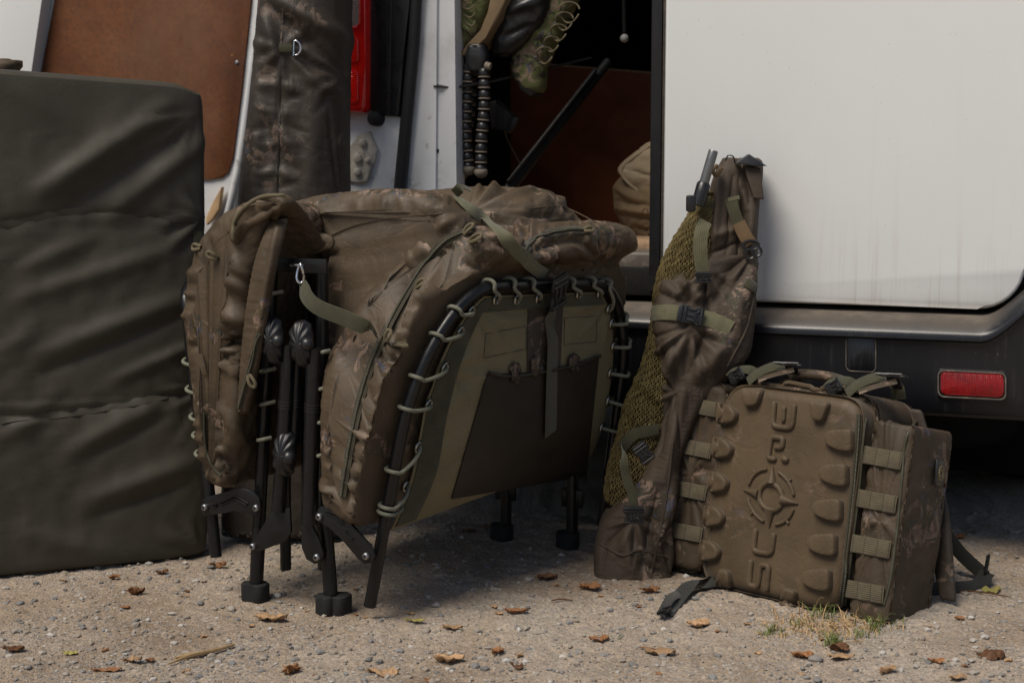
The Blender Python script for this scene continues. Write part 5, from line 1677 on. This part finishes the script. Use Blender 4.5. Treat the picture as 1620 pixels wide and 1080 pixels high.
# net: bunched mesh drawn out of real strands over a loose core
nk = keyed([(300, 1104, 1124, 3.010, .014), (322, 1097, 1130, 3.005, .022), (345, 1086, 1128, 3.000, .028), (400, 1054, 1124, 2.995, .04), (450, 1037, 1110, 2.990, .045), (520, 1029, 1096, 2.980, .045), (590, 1011, 1080, 2.965, .045), (640, 988, 1064, 2.955, .045), (690, 976, 1050, 2.945, .045), (730, 964, 1044, 2.940, .045), (775, 957, 1036, 2.930, .045), (800, 962, 1030, 2.925, .035)])
NP_ = loft(nk, 68, 176, 2.2, (.012, .02), 3)
f = outward(NP_)
NP_ = ridges(NP_, True, [(985, 650, 1010, 690, 8, -.010), (975, 700, 1030, 740, 6, -.008), (965, 745, 1020, 770, 6, -.008), (1010, 600, 1050, 640, 8, .008), (1060, 420, 1080, 380, 8, -.006)], f)
NP_ = cloth(NP_, True, 1.05, 1.06, 60, .03, .05, .12, .004, 30, lim=(-.01, .012), seed=4, flip=f)
nn_ = gnormals(NP_, True) * (-1 if f else 1)
core = grid('net_core', NP_ - nn_ * .005, M['netcore'], net, closed=True, cap=True)
nv_, nu_ = NP_.shape[:2]
parts = []
ang3 = np.linspace(0, 2 * math.pi, 4, endpoint=False)
rows_ = np.arange(0, nv_ - 4)
for sgn in (1, -1):
    for k in range(0, nu_, 1):
        v = rows_ + 2
        # knotted diamond mesh: neighbours touch and part in turn
        off = .34 * np.sin(np.arange(len(v)) * math.pi / 2.0 + (k % 2) * math.pi)
        uu = (k + sgn * np.arange(len(v)) * .25 + off) % nu_
        i0 = np.floor(uu).astype(int) % nu_; i1 = (i0 + 1) % nu_; fr = (uu - np.floor(uu))[:, None]
        C = NP_[v, i0] * (1 - fr) + NP_[v, i1] * fr
        Nq = nn_[v, i0]
        C = C + Nq * (.0016 * sgn * np.sin(np.arange(len(v)) * 1.1 + k)[:, None])
        parts.append(tube_data(C, .00072, 4, cap=False))
Vn, Fn, Un = join(parts)
mesh('net_mesh', Vn, Fn, M['net'], net, uv=Un)['kind'] = 'stuff'
S_n = Surf(); S_n.add(core); 
for o in (qb_, ls, rs): S_n.add(o)
p0, p1, p2 = at(1129, 238, 2.965), at(1113, 292, 2.965), at(1104, 325, 2.96)
tube('pole', np.array([p0, lerp(p0, p1, .03), lerp(p0, p1, .5), p1]), [.0085, .0095, .0095, .0095], M['alu'], net, 16)
tube('pole_collar', np.array([lerp(p0, p1, .93), p1, lerp(p1, p2, .5), p2]), [.0105, .0135, .0135, .0125], M['black_plastic'], net, 16)
# straps
def strap_on(S, pts, w, mat='web', off=.003, n=30, parent=quiv, name='strap', sm=6):
    P, Nn = S.path(pts, off, n, sm); return ribbon(name, P, Nn, w, M[mat], parent, .0024), P, Nn
_, P, Nn = strap_on(S_q, [(1034, 496), (1050, 494), (1075, 496), (1100, 501), (1130, 508), (1158, 521)], .031, 'web', .004, 30)
i = len(P) // 2 - 2
d = unit(P[i + 2] - P[i - 2]); nq = unit(Nn[i])
buckle(P[i] + nq * .007, d, np.cross(nq, d), nq, .05, .036, quiv)
S_n2 = Surf(); S_n2.add(core)
_, P, Nn = strap_on(S_n, [(1093, 318), (1100, 322), (1112, 323), (1124, 322)], .028, 'webd', .006, 14, name='collar_strap')
box('collar_clip', at(1093, 322, 2.915), _R * .009, np.array([0, .008, 0]), UP * .016, M['black_plastic'], quiv, .004)
vs = [at(1116, 350, 2.925), at(1111, 362, 2.915), at(1108, 385, 2.91), at(1109, 410, 2.91), at(1112, 430, 2.912)]
ribbon('hanging_strap', np.array(vs), [-_R * .1 - np.array([0, 1, 0])] * 5, .027, M['web'], quiv, .0024, 24)
buckle(at(1113, 439, 2.908), -UP, _R, np.array([0, -1.0, 0]), .022, .034, quiv)
rs_ = [at(1156, 314, 2.985), at(1160, 330, 2.975), at(1168, 352, 2.968), at(1178, 372, 2.962), at(1187, 386, 2.96)]
ribbon('hanging_strap', np.array(rs_), [np.array([-.2, -1, .2])] * 5, .023, M['webd'], quiv, .0024, 24)
ribbon('hanging_strap', np.array([at(1152, 316, 2.985), at(1170, 312, 2.98)]), np.array([0, -1, .2]), .008, M['web'], quiv, .004, 6)
ribbon('strap_sleeve', np.array(rs_[2:]) + np.array([0, -.003, 0]), [np.array([-.2, -1, .2])] * 3, .026, M['lining'], quiv, .004, 12)
for (x, y, r) in ((1188, 388, 13), (1186, 402, 8), (1197, 398, 8)):
    c = at(x, y, 2.955)
    tube('strap_ring', np.array([c + _R * r * .0012 * math.cos(a) + UP * r * (.0007 if r > 10 else .0012) * math.sin(a) for a in np.linspace(0, 2 * math.pi, 18, endpoint=False)]), .0028, M['black_plastic'], quiv, 7, closed=True)
strap_on(S_q, [(1180, 447), (1188, 452), (1195, 458)], .022, 'webd', .003, 8)
# lower strap round the net with its buckle
_, P, Nn = strap_on(S_n, [(1038, 678), (1020, 682), (1002, 690), (990, 704)], .022, 'webd', .012, 16, name='net_strap')
ribbon('net_strap', np.array([P[-1], at(986, 722, 2.79), at(990, 752, 2.785), at(1000, 782, 2.785), at(1004, 806, 2.79)]), [np.array([-.6, -.8, 0])] * 5, .02, M['webd'], quiv, .0022, 26)
buckle(at(1003, 814, 2.785), unit(np.array([.1, 0, -1])), _R, np.array([0, -1.0, 0]), .034, .04, quiv)
buckle(at(1018, 716, 2.80), unit(np.array([.6, 0, -.8])), unit(np.array([.8, 0, .6])), np.array([0, -1.0, 0]), .04, .03, quiv)
for pts in ([(1064, 700), (1052, 800), (1030, 905)], [(950, 860), (985, 878), (1010, 870), (1055, 880)], [(1192, 470), (1180, 520), (1150, 580)]):
    P, Nn = S_q.path(pts, .001, 40); tube('piping', P, .0022, M['quiver'], qb_, 6)
# ------------------------------------------------------------------ gear hanging and lying inside the van
def vat(x, y, fw): return vpx([(x, y)], fw)[0]
def vkeys(rows):
    ks = []
    for y, xl, xr, fw, hd in rows:
        a, b = vat(xl, y, fw), vat(xr, y, fw); ks.append(((a + b) / 2, (b - a) / 2, VF * hd))
    return ks
def vsoft(name, rows, mat, parent, nu=64, nv=50, ex=2.4, caps=(.015, .015), rid=(), **kw):
    P = loft(vkeys(rows), nu, nv, ex, caps, 4); f = outward(P)
    if rid: P = ridges(P, True, rid, f)
    a = dict(exu=1.04, exv=1.05, iters=60, kf=.03, kt=.05, kb=.15, amp=.004, nscale=30, lim=(-.008, .01), seed=2); a.update(kw)
    P = cloth(P, True, flip=f, **a)
    return grid(name, P, mat, parent, closed=True, cap=True)
bt1 = thing('camo_boot', 'green camouflage boot hanging toe down beside the white pillar', 'boot', vat(752, 88, .10))
u1 = vsoft('upper', [(-110, 690, 800, .10, .045), (-40, 700, 790, .10, .045), (10, 716, 780, .10, .042), (45, 717, 768, .10, .040), (70, 718, 752, .10, .034), (84, 724, 742, .10, .022)], M['bootcamo'], bt1, rid=[(735, 20, 770, 50, 5, -.006), (730, 40, 760, 60, 5, .006)])
sp_ = [(797, -60), (800, 0), (788, 30), (768, 60), (748, 84), (730, 90), (724, 82), (742, 74), (760, 48), (776, 20), (784, -60)]
prism('sole', [vat(x, y, .055) for x, y in sp_], VF * .08, M['khaki_dk'], bt1, .006)
for k in range(4):
    tube('lace', np.array([vat(722 + 4 * k, -4 + 13 * k, .06), vat(738 + 3 * k, 2 + 13 * k, .052), vat(752, -6 + 13 * k, .055)]), .0018, M['cord'], bt1, 6, sm=12)
bt2 = thing('camo_boot', 'olive camouflage boot with looping laces hanging in the van doorway', 'boot', vat(848, 150, .16))
u2 = vsoft('upper', [(-110, 850, 960, .16, .045), (-40, 850, 930, .16, .045), (20, 836, 905, .16, .042), (70, 818, 880, .16, .04), (110, 812, 866, .16, .036), (138, 824, 862, .16, .03), (150, 836, 856, .16, .016)], M['bootcamo'], bt2, rid=[(830, 80, 870, 110, 6, -.007), (840, 50, 890, 60, 6, .007)])
prism('sole', [vat(x, y, .13) for x, y in ((806, 96), (816, 92), (828, 128), (846, 148), (840, 154), (822, 142))], VF * .06, M['dark'], bt2, .005)
for (x, y, r) in ((901, 20, 15), (893, 34, 13), (884, 52, 12), (873, 70, 11), (862, 88, 12)):
    c = vat(x, y, .105)
    tube('lace', np.array([c + VS * r * .0015 * math.cos(a) + UP * r * .0015 * math.sin(a) + VF * .008 * math.sin(2 * a) for a in np.linspace(.3, 2 * math.pi - .2, 18)]), .0019, M['cord'], bt2, 6)
    tube('eyelet', np.array([vat(x - 16, y + 4, .112), vat(x - 12, y + 2, .108)]), [.004, .003], M['bolt'], bt2, 8)
pch = thing('black_pouch', 'black coated pouch hanging between the two camouflage boots', 'pouch', vat(800, 100, .13))
vsoft('pouch_body', [(-110, 830, 900, .13, .04), (-20, 806, 880, .13, .045), (30, 786, 866, .13, .045), (66, 782, 838, .13, .042), (90, 784, 812, .13, .03)], M['blacknylon'], pch, rid=[(800, 20, 850, 0, 8, .01), (795, 60, 840, 40, 7, -.008)])
# bendy tripod
tri = thing('bendy_tripod', 'black flexible tripod with bead legs hanging in the van doorway', 'tripod', vat(752, 285, .07))
def bead_leg(pts, n, r0, fw):
    C = catmull([vat(x, y, fw) for x, y in pts], n)
    lg = None
    prt, rng_ = [], []
    for i, c in enumerate(C):
        T = unit(C[min(i + 1, n - 1)] - C[max(i - 1, 0)])
        kk = np.linspace(0, math.pi, 9)
        prt.append(tube_data(np.array([c - T * r0 * .95 * math.cos(a) for a in kk]), np.maximum(.0015, r0 * np.sin(kk) ** .7), 14))
        rng_.append(tube_data(np.array([c + T * r0 * s for s in (.50, .56, .72, .78)]), [r0 * .9, r0 * 1.04, r0 * 1.0, r0 * .7], 14))
    V_, F_, U_ = join(prt)
    lg = mesh('leg', V_, F_, M['tripod_black'], tri, uv=U_)
    for q in rng_: mesh('rubber_ring', q[0], q[1], M['tripod_ring'], lg, uv=q[2])
    c = C[-1] - UP * .006
    kk = np.linspace(0, math.pi, 9)
    tube('foot', np.array([c + UP * .0135 * math.cos(a) for a in kk]), np.maximum(.001, .0155 * np.sin(kk)), M['tripod_ring'], lg, 14)
bead_leg([(741, 108), (738, 160), (737, 210), (741, 264)], 11, .0135, .07)
bead_leg([(766, 116), (766, 170), (762, 220), (761, 268)], 10, .0135, .06)
bead_leg([(748, 112), (742, 190), (731, 240), (729, 272)], 11, .0125, .10)
vsoft('head', [(70, 742, 768, .07, .018), (90, 738, 772, .07, .02), (106, 740, 770, .07, .018), (116, 746, 766, .07, .014)], M['tripod_black'], tri, 30, 16, 3, (.006, .006))
tube('knob', np.array([vat(768, 104, .05), vat(776, 106, .05)]), [.009, .008], M['tripod_ring'], tri, 10)
st = thing('thin_strap', 'thin black strap stretched across the van doorway from the pillar', 'strap', vat(690, 136, .0))
ribbon('strap', np.array([vat(686, 136, .012), vat(705, 137, .02), vat(722, 138, .04), vat(780, 128, .10), (vat(850, 112, .2)), vat(935, 92, .35)]), UP + VF * -.5, .010, M['blacknylon'], st, .003, 30)
clip = thing('black_clip', 'small black plastic clamp hanging behind the bendy tripod', 'clamp', vat(796, 212, .25))
prism('jaw', [vat(x, y, .25) for x, y in ((772, 162), (784, 158), (800, 178), (818, 186), (814, 196), (804, 210), (790, 206), (776, 204))], VF * .03, M['black_plastic'], clip, .006)
prism('handle', [vat(x, y, .24) for x, y in ((804, 184), (819, 186), (813, 204), (800, 212))], VF * .012, M['black_plastic'], clip, .003)
tube('cord', np.array([vat(798, 208, .26), vat(806, 228, .27), vat(816, 246, .28), vat(824, 262, .29)]), .0012, M['cord'], clip, 5, sm=14)
stt = thing('black_pole', 'thick black pole standing slantwise inside the van', 'pole', vat(800, 300, .35))
a, b = vat(962, 98, .62), vat(790, 318, .30)
tube('pole', np.array([a, lerp(a, b, .5), b]), [.012, .0135, .0145], M['blacknylon'], stt, 14)
tube('pole', np.array([lerp(a, b, .1) - VF * .02 + UP * .01, lerp(a, b, .9) - VF * .02 + UP * .01]), .006, M['blacknylon'], stt, 8)
kb = thing('khaki_bag', 'khaki canvas bag folded over on the load floor behind the door edge', 'bag', vat(1060, 368, .5))
vsoft('bag_body', [(372, 1004, 1180, .50, .10), (352, 988, 1185, .50, .11), (330, 978, 1190, .5, .115), (305, 976, 1190, .5, .11), (288, 980, 1190, .5, .10), (275, 992, 1190, .5, .09)], M['khaki_dk'], kb, 90, 50, 2.6, (.02, .03),
      rid=[(976, 318, 1036, 326, 3, -.007), (978, 340, 1036, 350, 3, -.007), (976, 330, 1036, 338, 4, .006), (976, 298, 1010, 316, 6, .012), (985, 284, 1020, 292, 5, -.01), (1000, 360, 1036, 368, 4, -.006)], seed=6, exu=1.05, exv=1.06)
fl_ = vsoft('flap', [(322, 1010, 1190, .42, .012), (300, 1000, 1190, .42, .02), (280, 984, 1190, .42, .03), (264, 981, 1190, .44, .05), (240, 1008, 1190, .46, .06), (224, 1030, 1190, .48, .05), (212, 1060, 1190, .48, .03)], M['khaki'], kb, 80, 50, 2.6, (.01, .02),
      rid=[(990, 268, 1036, 280, 5, -.006), (1005, 250, 1036, 240, 6, .006)], seed=8)
S_k = Surf(); S_k.add(fl_)
P, Nn = S_k.path([(1036, 226), (1006, 248), (984, 266), (988, 282), (1010, 302), (1030, 318)], .001, 40)
tube('flap_piping', P, .0036, M['khaki'], fl_, 7)
for x, y in ((1021, 334), (1023, 354)):
    c = vat(x, y, .37)
    tube('eyelet', np.array([c + VS * .006 * math.cos(a) + UP * .006 * math.sin(a) for a in np.linspace(0, 2 * math.pi, 14, endpoint=False)]), .0016, M['lining'], kb, 6, closed=True)
# ------------------------------------------------------------------ gravel, pebbles, leaves, twig, grass
ico = bmesh.new(); bmesh.ops.create_icosphere(ico, subdivisions=1, radius=1)
IV = np.array([v.co[:] for v in ico.verts]); IF = [[v.index for v in f.verts] for f in ico.faces]; ico.free()
ico = bmesh.new(); bmesh.ops.create_icosphere(ico, subdivisions=2, radius=1)
IV2 = np.array([v.co[:] for v in ico.verts]); IF2 = [[v.index for v in f.verts] for f in ico.faces]; ico.free()
def stone_verts(base, r, seed):
    q = np.random.default_rng(seed)
    sc = np.array([q.uniform(.75, 1.3), q.uniform(.7, 1.1), q.uniform(.4, .75)]) * r
    V = base.copy()
    for _ in range(5):                                     # knock flat facets off
        n = unit(q.normal(size=3)); d = q.uniform(.55, .85)
        h = V @ n; V = V - np.outer(np.maximum(0, h - d), n)
    V = V * sc * (1 + q.normal(0, .05, (len(V), 1)))
    a = q.uniform(0, 6.28); c, s = math.cos(a), math.sin(a)
    return V @ np.array([[c, s, 0], [-s, c, 0], [0, 0, 1]])
gv, gf, k = [], [], 0
ng = 0
while ng < 20000:
    y = 2.16 + 1.25 * rng.random() ** 1.25; x = rng.uniform(-.44, .44) * y
    dens = .42 + (.22 if x < -.1 else 0) + .6 * mnoise.noise((x * 3.2, y * 3.2, 5.0)) + .22 * mnoise.noise((x * 11, y * 11, 2.0))
    if rng.random() > max(.05, dens * 1.05) : continue
    r = .0011 * (1 + rng.pareto(2.0)); r = min(r, .0085)
    V = stone_verts(IV, r, int(rng.integers(1 << 30))) + np.array([x, y, gz(x, y) + r * .15])
    gv.append(V); gf += [[i + k for i in f] for f in IF]; k += len(V); ng += 1
gr_ = mesh('gravel', np.concatenate(gv), gf, M['stone'], None, smooth=False)
gr_['kind'] = 'stuff'; gr_['label'] = 'loose grey and tan grit and gravel strewn over the dirt'; gr_['category'] = 'gravel'
def ground_thing(name, me_or_V, Fc, mat, px, label, cat, group=None, z=0.0):
    p = gp(*px); loc = np.array([p[0], p[1], gz(p[0], p[1]) + z])
    o = mesh(name, np.asarray(me_or_V) + loc, Fc, mat, None, loc=loc)
    return tag(o, label, cat, group)
named = {(438, 945): (.0115, 'flat grey pebble just left of the foot of the left bedchair leg'), (1290, 1042): (.011, 'grey pebble on the gravel below the grass tuft'), (690, 960): (.010, 'pale grey pebble in front of the bedchair leg')}
spots = [(148, 945), (305, 932), (282, 922), (195, 1014), (108, 1018), (130, 1006), (230, 980), (215, 985), (290, 978), (332, 992), (372, 965), (320, 955), (252, 1048), (150, 978), (92, 965), (60, 1052), (110, 1068), (440, 1050), (415, 1062), (590, 1035), (630, 1036), (672, 998), (700, 1030), (708, 1035), (585, 1046), (556, 1030), (545, 1066), (1055, 1014), (1214, 1068), (1275, 1072), (1295, 1076), (1425, 1060), (1270, 1055), (830, 918), (655, 912), (620, 930), (1520, 985), (1540, 975), (1190, 990), (860, 1025), (905, 935), (940, 905), (480, 960), (455, 955), (1130, 1080), (20, 1000), (40, 1060), (870, 1060), (1000, 1060), (1460, 1010), (1560, 1045), (1600, 960), (1380, 1075), (760, 1040), (665, 880), (640, 895), (700, 870), (740, 890), (30, 955), (330, 900), (365, 885), (240, 905), (760, 905), (790, 1010), (1020, 1000), (1500, 1060), (355, 1040), (160, 1060), (505, 1075), (810, 1075)]
for i, ((x, y), (r, lb)) in enumerate(named.items()):
    ground_thing('pebble', stone_verts(IV2, r, 900 + i) + UP * r * .25, IF2, M['stone'], (x, y), lb, 'stone')
for i, (x, y) in enumerate(spots):
    r = .0042 + .0055 * random.random() ** 1.6
    ground_thing('pebble', stone_verts(IV2, r, i) + UP * r * .2, IF2, M['stone'], (x + random.uniform(-6, 6), y), 'small stone lying loose on the gravelly dirt', 'stone', 'small stones on the gravel')

def leaf_mesh(L, W, curl, bend_, twist, lobes, seed, n=(19, 9)):
    q = random.Random(seed)
    ph = [q.uniform(0, 6.28) for _ in range(4)]
    P = np.zeros((n[0], n[1], 3))
    tear = q.uniform(.5, 1.0)
    for i in range(n[0]):
        t = i / (n[0] - 1)
        prof = math.sin(math.pi * t ** .8) ** .7
        for j in range(n[1]):
            s = (j / (n[1] - 1)) * 2 - 1
            side = 1 + lobes * .9 * math.sin(t * 15 + ph[0 if s < 0 else 1]) + lobes * .7 * math.sin(t * 31 + ph[2]) + .35 * mnoise.noise((t * 5 + seed, 3.0 if s < 0 else 8.0, .5))
            w = W * prof * max(.25, side) + .0004
            y = s * w
            z = curl * .34 * (abs(s) ** 1.5) * W * (1.0 if s < 0 else q.uniform(.55, .6)) + bend_ * L * (t - .5) ** 2 * .6
            z += W * .55 * mnoise.noise((t * 4 + seed, s * 1.7, seed * .7)) + W * .22 * mnoise.noise((t * 10 + seed, s * 4, seed * .3))
            a = twist * 1.4 * (t - .5)
            P[i, j] = ((t - .5) * L * (1 - .1 * abs(bend_)) + .2 * W * mnoise.noise((t * 3, s * 2, seed * 1.0)), y * math.cos(a) - z * math.sin(a), z * math.cos(a) + y * math.sin(a))
    return P
def leaf(px, L, W, rot, curl=.6, bend_=.3, twist=.5, lobes=.08, mat='leaf', label=None, group=None, tilt=0.0, stem=True, seed=None):
    seed = seed if seed is not None else int(px[0] * 7 + px[1])
    P = leaf_mesh(L, W, curl, bend_, twist, lobes, seed)
    Rm = np.array(Matrix.Rotation(rot, 3, 'Z') @ Matrix.Rotation(tilt, 3, 'X'))
    P = P @ Rm.T
    P[..., 2] -= P[..., 2].min() - .0006
    g = gp(*px); loc = np.array([g[0], g[1], gz(g[0], g[1])])
    N = gnormals(P, False)
    nv, nu = P.shape[:2]
    V1, F1, uv = grid_data(P)
    V2 = (P - N * .0005).reshape(-1, 3); kk = len(V1)
    Fc = [tuple(f) for f in F1] + [tuple(i + kk for i in f[::-1]) for f in F1]
    idx = np.arange(kk).reshape(nv, nu)
    rim = idx[0].tolist() + idx[1:, -1].tolist() + idx[-1, ::-1][1:].tolist() + idx[::-1, 0][1:-1].tolist()
    Fc += [(rim[j], rim[(j + 1) % len(rim)], rim[(j + 1) % len(rim)] + kk, rim[j] + kk)[::-1] for j in range(len(rim))]
    name = 'dry_leaf'
    root = thing(name, label or 'small dry leaf scrap lying on the gravel', 'leaf', loc, group)
    bl = mesh('blade', np.concatenate([V1, V2]) + loc, Fc, M[mat], root, uv=np.concatenate([uv, uv]))
    mid = P[:, nu // 2] + N[:, nu // 2] * .0004 + loc
    tube('midrib', np.concatenate([mid[:1] + (mid[:1] - mid[1:2]) * 1.6, mid]) if stem else mid, np.linspace(.0011, .0003, len(mid) + (1 if stem else 0)), M[mat], bl, 5)
    return root
LV = [((216, 943), .030, .013, .5, 1.5, .1, .3, .05, 'leaf_dark', 'curled brown leaf like a cup on gravel in front of mat'),
      ((182, 918), .024, .010, 1.0, .9, .5, .5, .1, 'leaf', 'small crumpled leaf close to the shadowed edge of the mat'),
      ((257, 910), .024, .009, .3, 1.0, .5, .4, .1, 'leaf_dark', 'dark crumpled leaf between mat and bedchair foot'),
      ((345, 897), .034, .012, .2, .5, .6, .6, .12, 'leaf', 'brown leaf lying under the bent black bracket of the bedchair'),
      ((22, 1032), .036, .011, .1, .8, .4, .4, .08, 'leaf_dark', 'brown leaf at the far left edge of the gravel'),
      ((112, 1036), .022, .008, .0, .2, .2, .2, .03, 'leaf_yel', 'small yellowish leaf flat on the gravel at bottom left'),
      ((170, 1061), .046, .008, .05, 1.1, .3, .3, .1, 'leaf', 'long orange-brown leaf scrap at bottom left of the gravel'),
      ((210, 1048), .030, .012, .4, .5, .5, .5, .06, 'leaf_pale', 'pale triangular leaf above the long orange-brown scrap'),
      ((463, 1063), .030, .016, 1.3, .6, .5, .8, .1, 'leaf', 'upright pointed orange-brown leaf near the bottom edge'),
      ((430, 982), .055, .014, .1, .2, .2, .3, .05, 'leaf_pale', 'broad tan leaf lying flat between the two bedchair feet'),
      ((818, 970), .044, .009, .05, 1.0, .5, .3, .06, 'leaf', 'curled orange leaf on open dirt in front of the bedchair'),
      ((716, 996), .036, .009, -.1, 1.2, .3, .3, .06, 'leaf_pale', 'rolled tan leaf lying left of the curled orange leaf'),
      ((657, 986), .036, .006, -.1, .6, .5, .4, .1, 'leaf_yel', 'thin yellowish leaf beside the pale grey pebble'),
      ((712, 1046), .050, .013, .25, 1.3, .5, .2, .02, 'leaf_pale', 'large smooth tan leaf arched on the gravel at bottom centre'),
      ((788, 1034), .022, .011, .6, 1.6, .2, .2, .04, 'leaf', 'short rolled brown leaf standing right of the arched tan leaf'),
      ((818, 1058), .026, .010, -.5, .8, .7, .8, .1, 'leaf_dark', 'twisted dark leaf near the bottom edge below the rolled one'),
      ((606, 1066), .050, .013, -.1, .3, .3, .5, .15, 'leaf_pale', 'ragged pale leaf at the bottom edge left of the arched one'),
      ((866, 915), .040, .013, .1, 1.1, .2, .3, .08, 'leaf_dark', 'dark brown leaf beside the foot of the rod quiver'),
      ((934, 933), .042, .014, .0, .7, .3, .3, .06, 'leaf', 'reddish brown leaf lying just in front of the rod quiver base'),
      ((1028, 936), .040, .010, .2, .6, .5, .5, .14, 'leaf', 'ragged brown leaf tucked along the bottom of the quiver'),
      ((1105, 990), .040, .013, .1, .3, .4, .3, .1, 'leaf_pale', 'flat tan leaf below the loose black belt buckle'),
      ((1045, 1034), .050, .014, .0, .3, .3, .4, .18, 'leaf_pale', 'pale lobed leaf flat on the gravel left of the grass'),
      ((948, 1014), .034, .011, .1, .3, .5, .4, .15, 'leaf', 'thin broken orange leaf on bare dirt at lower centre'),
      ((1328, 1027), .034, .014, .3, .8, .6, .9, .05, 'leaf_dark', 'dark leaf tilted up behind a tan one below the grass'),
      ((1332, 1041), .042, .011, .05, .3, .2, .2, .03, 'leaf_pale', 'tan leaf lying flat just below the grass tuft'),
      ((1270, 1038), .036, .012, .1, .6, .5, .6, .12, 'leaf', 'brown curled leaf left of the tan one below the grass'),
      ((1405, 1063), .030, .011, .5, 1.3, .3, .3, .04, 'leaf_pale', 'rolled pale brown leaf at the bottom right of the gravel'),
      ((1568, 1040), .046, .018, .05, -1.1, -.4, .2, .03, 'leaf_dark', 'ribbed dark brown leaf curled like a shell at far right'),
      ((1568, 934), .040, .013, .2, .3, .3, .3, .03, 'leaf_yel', 'yellow-green leaf beside the strap buckle at the far right'),
      ((1482, 1047), .026, .010, .1, .7, .5, .5, .12, 'leaf', 'small orange leaf to the left of the shell-like leaf'),
      ((1516, 1073), .028, .008, .1, .4, .3, .3, .06, 'leaf_pale', 'orange tan leaf at the bottom edge on the right')]
for px, L, W, rot, curl, bd, tw, lb, mt, lab in LV: leaf(px, L, W, rot, curl, bd, tw, lb, mt, lab)
for i in range(46):
    y = 900 + 178 * random.random(); x = random.uniform(0, 1620)
    if 560 > x > 300 and y < 960 or (1060 < x < 1500 and y < 985) or (930 < x < 1080 and y < 930) or (x < 330 and y < 915): continue
    leaf((x, y), random.uniform(.008, .018), random.uniform(.003, .006), random.uniform(-1, 1), random.uniform(.2, 1), random.uniform(.1, .6), .5, .12, random.choice(['leaf', 'leaf_pale', 'leaf_pale']), 'tiny dry leaf scrap lying on the gravel', 'tiny leaf scraps on the gravel', stem=False)
# leaves under the bedchair and by the van
for px, L, m_, lab in (((742, 842), .03, 'leaf_dark', 'dark leaf on the shaded dirt under the bedchair seat'), ((770, 833), .024, 'leaf', 'orange leaf on the shaded dirt between bedchair legs'), ((1516, 850), .03, 'leaf', 'brown leaf in the shade behind the backpack strap')):
    leaf(px, L, L * .35, .2, .6, .4, .4, .08, m_, lab)
# twig
tw = thing('twig', 'straw-coloured split twig lying on the gravel at lower left', 'twig', gp(318, 1040))
T0, T1 = on_ground(266, 1052, .004), on_ground(370, 1024, .006)
tube('stem', np.array([T0, lerp(T0, T1, .3) + UP * .003, lerp(T0, T1, .7), T1]), [.0012, .0042, .0036, .0024], M['straw'], tw, 7, sm=18)
T2 = on_ground(276, 1042, .004)
tube('splinter', np.array([T2, lerp(T2, T1, .3), lerp(T0, T1, .5)]), [.0012, .003, .0022], M['straw'], tw, 6, sm=12)
for (a, b, lab) in (((1012, 1028), (1060, 1034), 'thin dark twig lying on the gravel at lower centre'), ((872, 952), (906, 950), 'short black twig on the dirt before the quiver'), ((1515, 935), (1600, 946), 'hair-thin stalk on the gravel beside the yellow-green leaf')):
    A, B = on_ground(*a, .003), on_ground(*b, .003)
    tag(tube('twig', np.array([A, lerp(A, B, .4) + UP * .003, B]), [.0012, .0016, .0008], M['leaf_dark'], None, 6, sm=12), lab, 'twig')
# grass tuft at the foot of the backpack: each blade a bent strip
gt = thing('grass_tuft', 'sparse tuft of green grass and dry straw at the foot of the backpack', 'grass', gp(1310, 995))
def blades(spec, mat, name):
    prt = []
    for x, y, n, hmin, hmax, spread in spec:
        for _ in range(n):
            c = on_ground(x + random.gauss(0, spread), y + random.gauss(0, spread * .3), -.001)
            a = random.uniform(0, 2 * math.pi); h = random.uniform(hmin, hmax); ln = random.uniform(.2, 1.1) * h * (2.2 if mat == 'straw' and h < .013 else 1)
            d = np.array([math.cos(a), math.sin(a), 0])
            P = np.array([c, c + UP * h * .5 + d * ln * .25, c + UP * h * .85 + d * ln * .6, c + UP * h * random.uniform(.7, 1.0) + d * ln])
            V, F_, U_ = ribbon_data(P, np.cross(d, UP) * .3 + d, np.interp(np.linspace(0, 1, 8), [0, .4, 1], [.0019, .0022, .0002]), .0003, 8)
            prt.append((V, F_, U_))
    V, F_, U_ = join(prt)
    o = mesh(name, V, F_, M[mat], gt, uv=U_); o['kind'] = 'stuff'
blades([(1222, 1002, 30, .008, .02, 9), (1318, 1020, 50, .010, .026, 8), (1265, 990, 24, .006, .016, 12), (1300, 978, 26, .012, .034, 12), (1385, 992, 36, .010, .03, 14), (1365, 1005, 22, .006, .018, 10), (970, 1012, 6, .004, .012, 6), (1330, 985, 10, .01, .02, 20)], 'grass', 'green_blades')
blades([(1290, 990, 280, .003, .012, 42), (1350, 992, 180, .003, .012, 34), (1320, 972, 14, .02, .04, 30), (1350, 972, 9, .02, .05, 34), (1240, 978, 7, .015, .03, 14), (1250, 1002, 50, .002, .008, 34)], 'straw', 'dry_blades')
